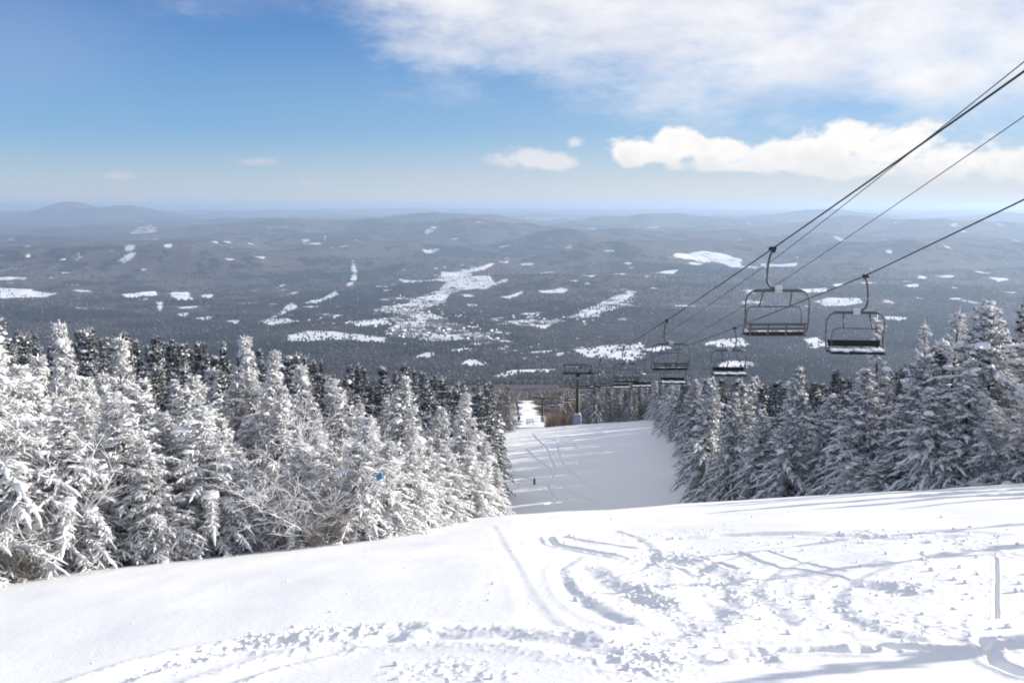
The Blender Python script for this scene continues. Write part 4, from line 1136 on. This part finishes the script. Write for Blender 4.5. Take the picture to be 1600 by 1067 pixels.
for side, fn, ys in (('l', left, CH_L), ('r', right, CH_R)):
    for k, yy in enumerate(ys):
        p = fn(yy); rz = (math.pi if side == 'l' else 0.0)+trng.uniform(-.06, .06)
        lab = chair_label(side, k)
        if side == 'l' and k == 0: rz = math.pi+.06
        if side == 'r' and k == 0: rz = -.05
        g = 'chairs on the left lift cable' if side == 'l' else 'chairs on the right lift cable'
        if not used:
            o = chair0; used = True; o.location = p; o.rotation_euler = (0, 0, rz); o['label'] = lab; o['group'] = g
        else: o = dup(chair0, p, rz, (1, 1, 1), lab, g)
        o.rotation_euler[1] = trng.uniform(-.02, .02)
# the down-going chairs show bare slats instead of a solid pad: give their backrest its own mesh
bm = bmesh.new(); cx = -.24; zb = -2.86
for k in range(2): add_box(bm, (cx, .06+.02*k, zb+.37-.15*k), (1.94, .035, .085), rx=R(-12), bev=.012)
me = bpy.data.meshes.new('slatted_backrest'); bm.to_mesh(me); bm.free(); me.materials.append(M['slat'])
for o in list(C.objects):
    if o.name.startswith('lift_chair') and o.get('group') == 'chairs on the left lift cable':
        for ch in o.children:
            if ch.name.startswith('backrest'): ch.data = me; ch['label'] = 'open slatted backrest'

def make_tower(loc, hgt_, label):
    root = thing('lift_tower', label, 'lift tower', loc, group='steel lift towers')
    hs = np.array([-1.0, 0, hgt_])
    tube_obj('pole', [np.stack([0*hs, 0*hs, hs], 1)], [np.array([.38, .38, .33])], M['darksteel'], root, 14)
    bm = bmesh.new(); add_box(bm, (0, 0, hgt_+.1), (6.0, .36, .40), bev=.03); add_box(bm, (0, 0, hgt_-.15), (1.0, .45, .3), bev=.03)
    bm_obj('crossarm', bm, M['darksteel'], root)
    b1 = np.array([(-2.25, 0, hgt_+.3), (-2.75, 0, hgt_+1.75)]); b2 = b1*[-1, 1, 1]; tp = np.array([(-2.85, 0, hgt_+1.75), (2.85, 0, hgt_+1.75)])
    tube_obj('lifting_frame', [b1, b2, tp], [np.full(2, .11)]*3, M['darksteel'], root, 6)
    for s in (-1, 1):
        bm = bmesh.new(); add_box(bm, (s*2.65, 0, hgt_+.22), (.12, 3.2, .14), bev=.02)
        for k in range(6):
            r = bmesh.ops.create_cone(bm, cap_ends=True, segments=14, radius1=.22, radius2=.22, depth=.10)
            from mathutils import Matrix
            bmesh.ops.transform(bm, matrix=Matrix.Translation((s*2.65, -1.4+k*.56, hgt_+.20)) @ Matrix.Rotation(math.pi/2, 4, 'Y'), verts=r['verts'])
        add_box(bm, (s*2.65, 0, hgt_+.02), (.25, .5, .3), bev=.02)
        bm_obj('sheave_train', bm, M['darksteel'], root)
    bm = bmesh.new(); add_box(bm, (0.5, 0, hgt_+1.25), (.5, .4, .35), bev=.04); add_box(bm, (-.9, 0, hgt_+1.05), (.3, .3, .25), bev=.04)
    bm_obj('junction_box', bm, M['darksteel'], root)
    # ladder
    rl = [np.array([(-.2, -.48, .8), (-.2, -.44, hgt_)]), np.array([(.2, -.48, .8), (.2, -.44, hgt_)])]
    rl += [np.array([(-.2, -.47, q), (.2, -.47, q)]) for q in np.arange(1.0, hgt_, .35)]
    tube_obj('ladder', rl, [np.full(2, .02)]*len(rl), M['darksteel'], root, 4)
    # wrapped crash padding round the foot
    bm = bmesh.new(); add_box(bm, (0, -.05, 1.0), (1.5, 1.4, 2.4), bev=.28); bm_obj('crash_pad', bm, M['crash'], root, True)
    bm = bmesh.new(); add_box(bm, (0, -.02, 2.24), (1.2, 1.1, .14), bev=.06); bm_obj('pad_snow', bm, M['tsnow'], root, True)
    return root
gz = h1(T1[0], 170); make_tower((T1[0], 170, gz), T1[2]-gz-.1, 'near steel lift tower with blue-grey padded foot on the crest')
gz = h1(T2[0], 330); make_tower((T2[0], 330, gz), T2[2]-gz-.1, 'smaller farther lift tower left of the near one, beyond the crest')

# timber barrier on the white patch beyond the crest
fx, fy = to_ground(829, 664, 168, 400)
fy = max(fy, 174); fx = (829-800)/F/.97*fy; gz = h1(fx, fy)
root = thing('wooden_barrier', 'dark timber rail barrier in front of the white patch beyond the crest', 'barrier', (fx, fy, gz))
for q in (-1.3, .9):
    bm = bmesh.new(); add_box(bm, (q, 0, .9), (.2, .2, 2.4), bev=.02); bm_obj('post', bm, M['wood'], root)
for (q, l, c) in ((2.0, 2.2, -.4), (1.2, 1.9, -.2), (.6, 1.5, -.7)):
    bm = bmesh.new(); add_box(bm, (c, -.12, q), (l, .06, .26), bev=.015); bm_obj('rail', bm, M['wood'], root)
# little marker post on the lower run
mx, my = to_ground(835, 757, 40, 200)
root = thing('marker_post', 'short weathered marker post standing on the shaded lower run', 'post', (mx, my, h1(mx, my)))
bm = bmesh.new(); add_box(bm, (0, 0, .25), (.2, .2, .8), bev=.03); bm_obj('stake', bm, M['wood'], root)
bm = bmesh.new(); add_box(bm, (0, 0, .69), (.24, .24, .09), bev=.035); bm_obj('snow_cap', bm, M['tsnow'], root, True)
# scrap of blue on a tree
bx, by, bz = at(593, 745, 17.6)
bm = bmesh.new(); bmesh.ops.create_grid(bm, x_segments=8, y_segments=5, size=.5)
for q in bm.verts:
    q.co = Vector((q.co.x*.13, .02*math.sin(q.co.x*9+q.co.y*7)+.015*math.sin(q.co.y*13), q.co.y*.10+.015*math.sin(q.co.x*6)))
bmesh.ops.solidify(bm, geom=bm.faces[:], thickness=.006)
o = bm_obj('blue_tape', bm, M['blue'], None, True); o.location = (bx, by, bz)
tag(o, 'small scrap of bright blue tape caught among the white left trees', 'tape')

# ------------------------------------------------------------------ village houses far below
def house_mesh(name, L_, W_, E_, Rg, wall):
    hl, hw = L_/2, W_/2; ov = .5
    v = [(-hl, -hw, -3), (hl, -hw, -3), (hl, hw, -3), (-hl, hw, -3), (-hl, -hw, E_), (hl, -hw, E_), (hl, hw, E_), (-hl, hw, E_), (-hl, 0, E_+Rg), (hl, 0, E_+Rg)]
    f = [(0, 1, 5, 4), (2, 3, 7, 6), (1, 2, 6, 5), (3, 0, 4, 7), (5, 6, 9, 9), (7, 4, 8, 8)]
    k = len(v)
    v += [(-hl-ov, -hw-ov, E_-.2), (hl+ov, -hw-ov, E_-.2), (hl+ov, 0, E_+Rg+.3), (-hl-ov, 0, E_+Rg+.3), (hl+ov, hw+ov, E_-.2), (-hl-ov, hw+ov, E_-.2)]
    f += [(k, k+1, k+2, k+3), (k+3, k+2, k+4, k+5)]
    me = bpy.data.meshes.new(name); me.from_pydata([tuple(q) for q in v], [], [tuple(dict.fromkeys(q)) for q in f]); me.materials.append(wall); me.materials.append(M['snow'])
    me.polygons[-1].material_index = 1; me.polygons[-2].material_index = 1
    return me
HM = [house_mesh('house', 14, 9, 6, 4, M['house_wall']), house_mesh('house', 11, 8, 5, 4, M['red_wall']), house_mesh('house', 18, 10, 6, 4.5, M['house_wall']), house_mesh('house', 40, 16, 8, 3, M['red_wall'])]
hr = random.Random(12)
spots = []
for (x0, x1, y0, y1, n) in [(600, 780, 488, 532, 80), (690, 770, 430, 452, 18), (600, 700, 462, 490, 20), (800, 930, 492, 512, 22), (930, 990, 458, 480, 10), (790, 1010, 538, 562, 16), (440, 610, 495, 512, 14)]:
    for k in range(n): spots.append((hr.uniform(x0, x1), hr.uniform(y0, y1)))
for px, py in spots:
    gx, gy = to_ground(px, py, 1500)
    k = hr.choices([0, 1, 2, 3], [4, 3, 2, .6])[0]
    o = bpy.data.objects.new('house' if k < 3 else 'mill_building', HM[k]); C.objects.link(o)
    o.location = (gx, gy, h1(gx, gy)); o.rotation_euler = (0, 0, hr.uniform(0, 3.14))
    if k < 3: tag(o, 'tiny snow-roofed house in the far valley village', 'house', 'snow-roofed houses of the valley village')
    else: tag(o, 'long snow-roofed brick building in the far valley village', 'building', 'long brick buildings of the valley village')

# ------------------------------------------------------------------ the air
v = np.array([(sx_, sy_, sz_) for sx_ in (-72000, 72000) for sy_ in (-3500, 72000) for sz_ in (-900, 60)], float)
f = np.array([(0, 1, 3, 2), (4, 6, 7, 5), (0, 4, 5, 1), (2, 3, 7, 6), (0, 2, 6, 4), (1, 5, 7, 3)])
hz_m = bpy.data.materials.new('haze_air'); hz_m.use_nodes = True
t = NT(hz_m.node_tree); t.n.clear()
pv = t.new('ShaderNodeVolumePrincipled'); pv.inputs['Color'].default_value = (0.585, 0.755, 1.0, 1); pv.inputs['Density'].default_value = 5.8e-5; pv.inputs['Anisotropy'].default_value = 0.3
mo = t.new('ShaderNodeOutputMaterial'); t.l.new(pv.outputs[0], mo.inputs['Volume'])
o = mesh_np('haze', v, f, hz_m, smooth=False); o['kind'] = 'stuff'; o['label'] = 'pale blue haze in the air over the valley'; o['category'] = 'haze'
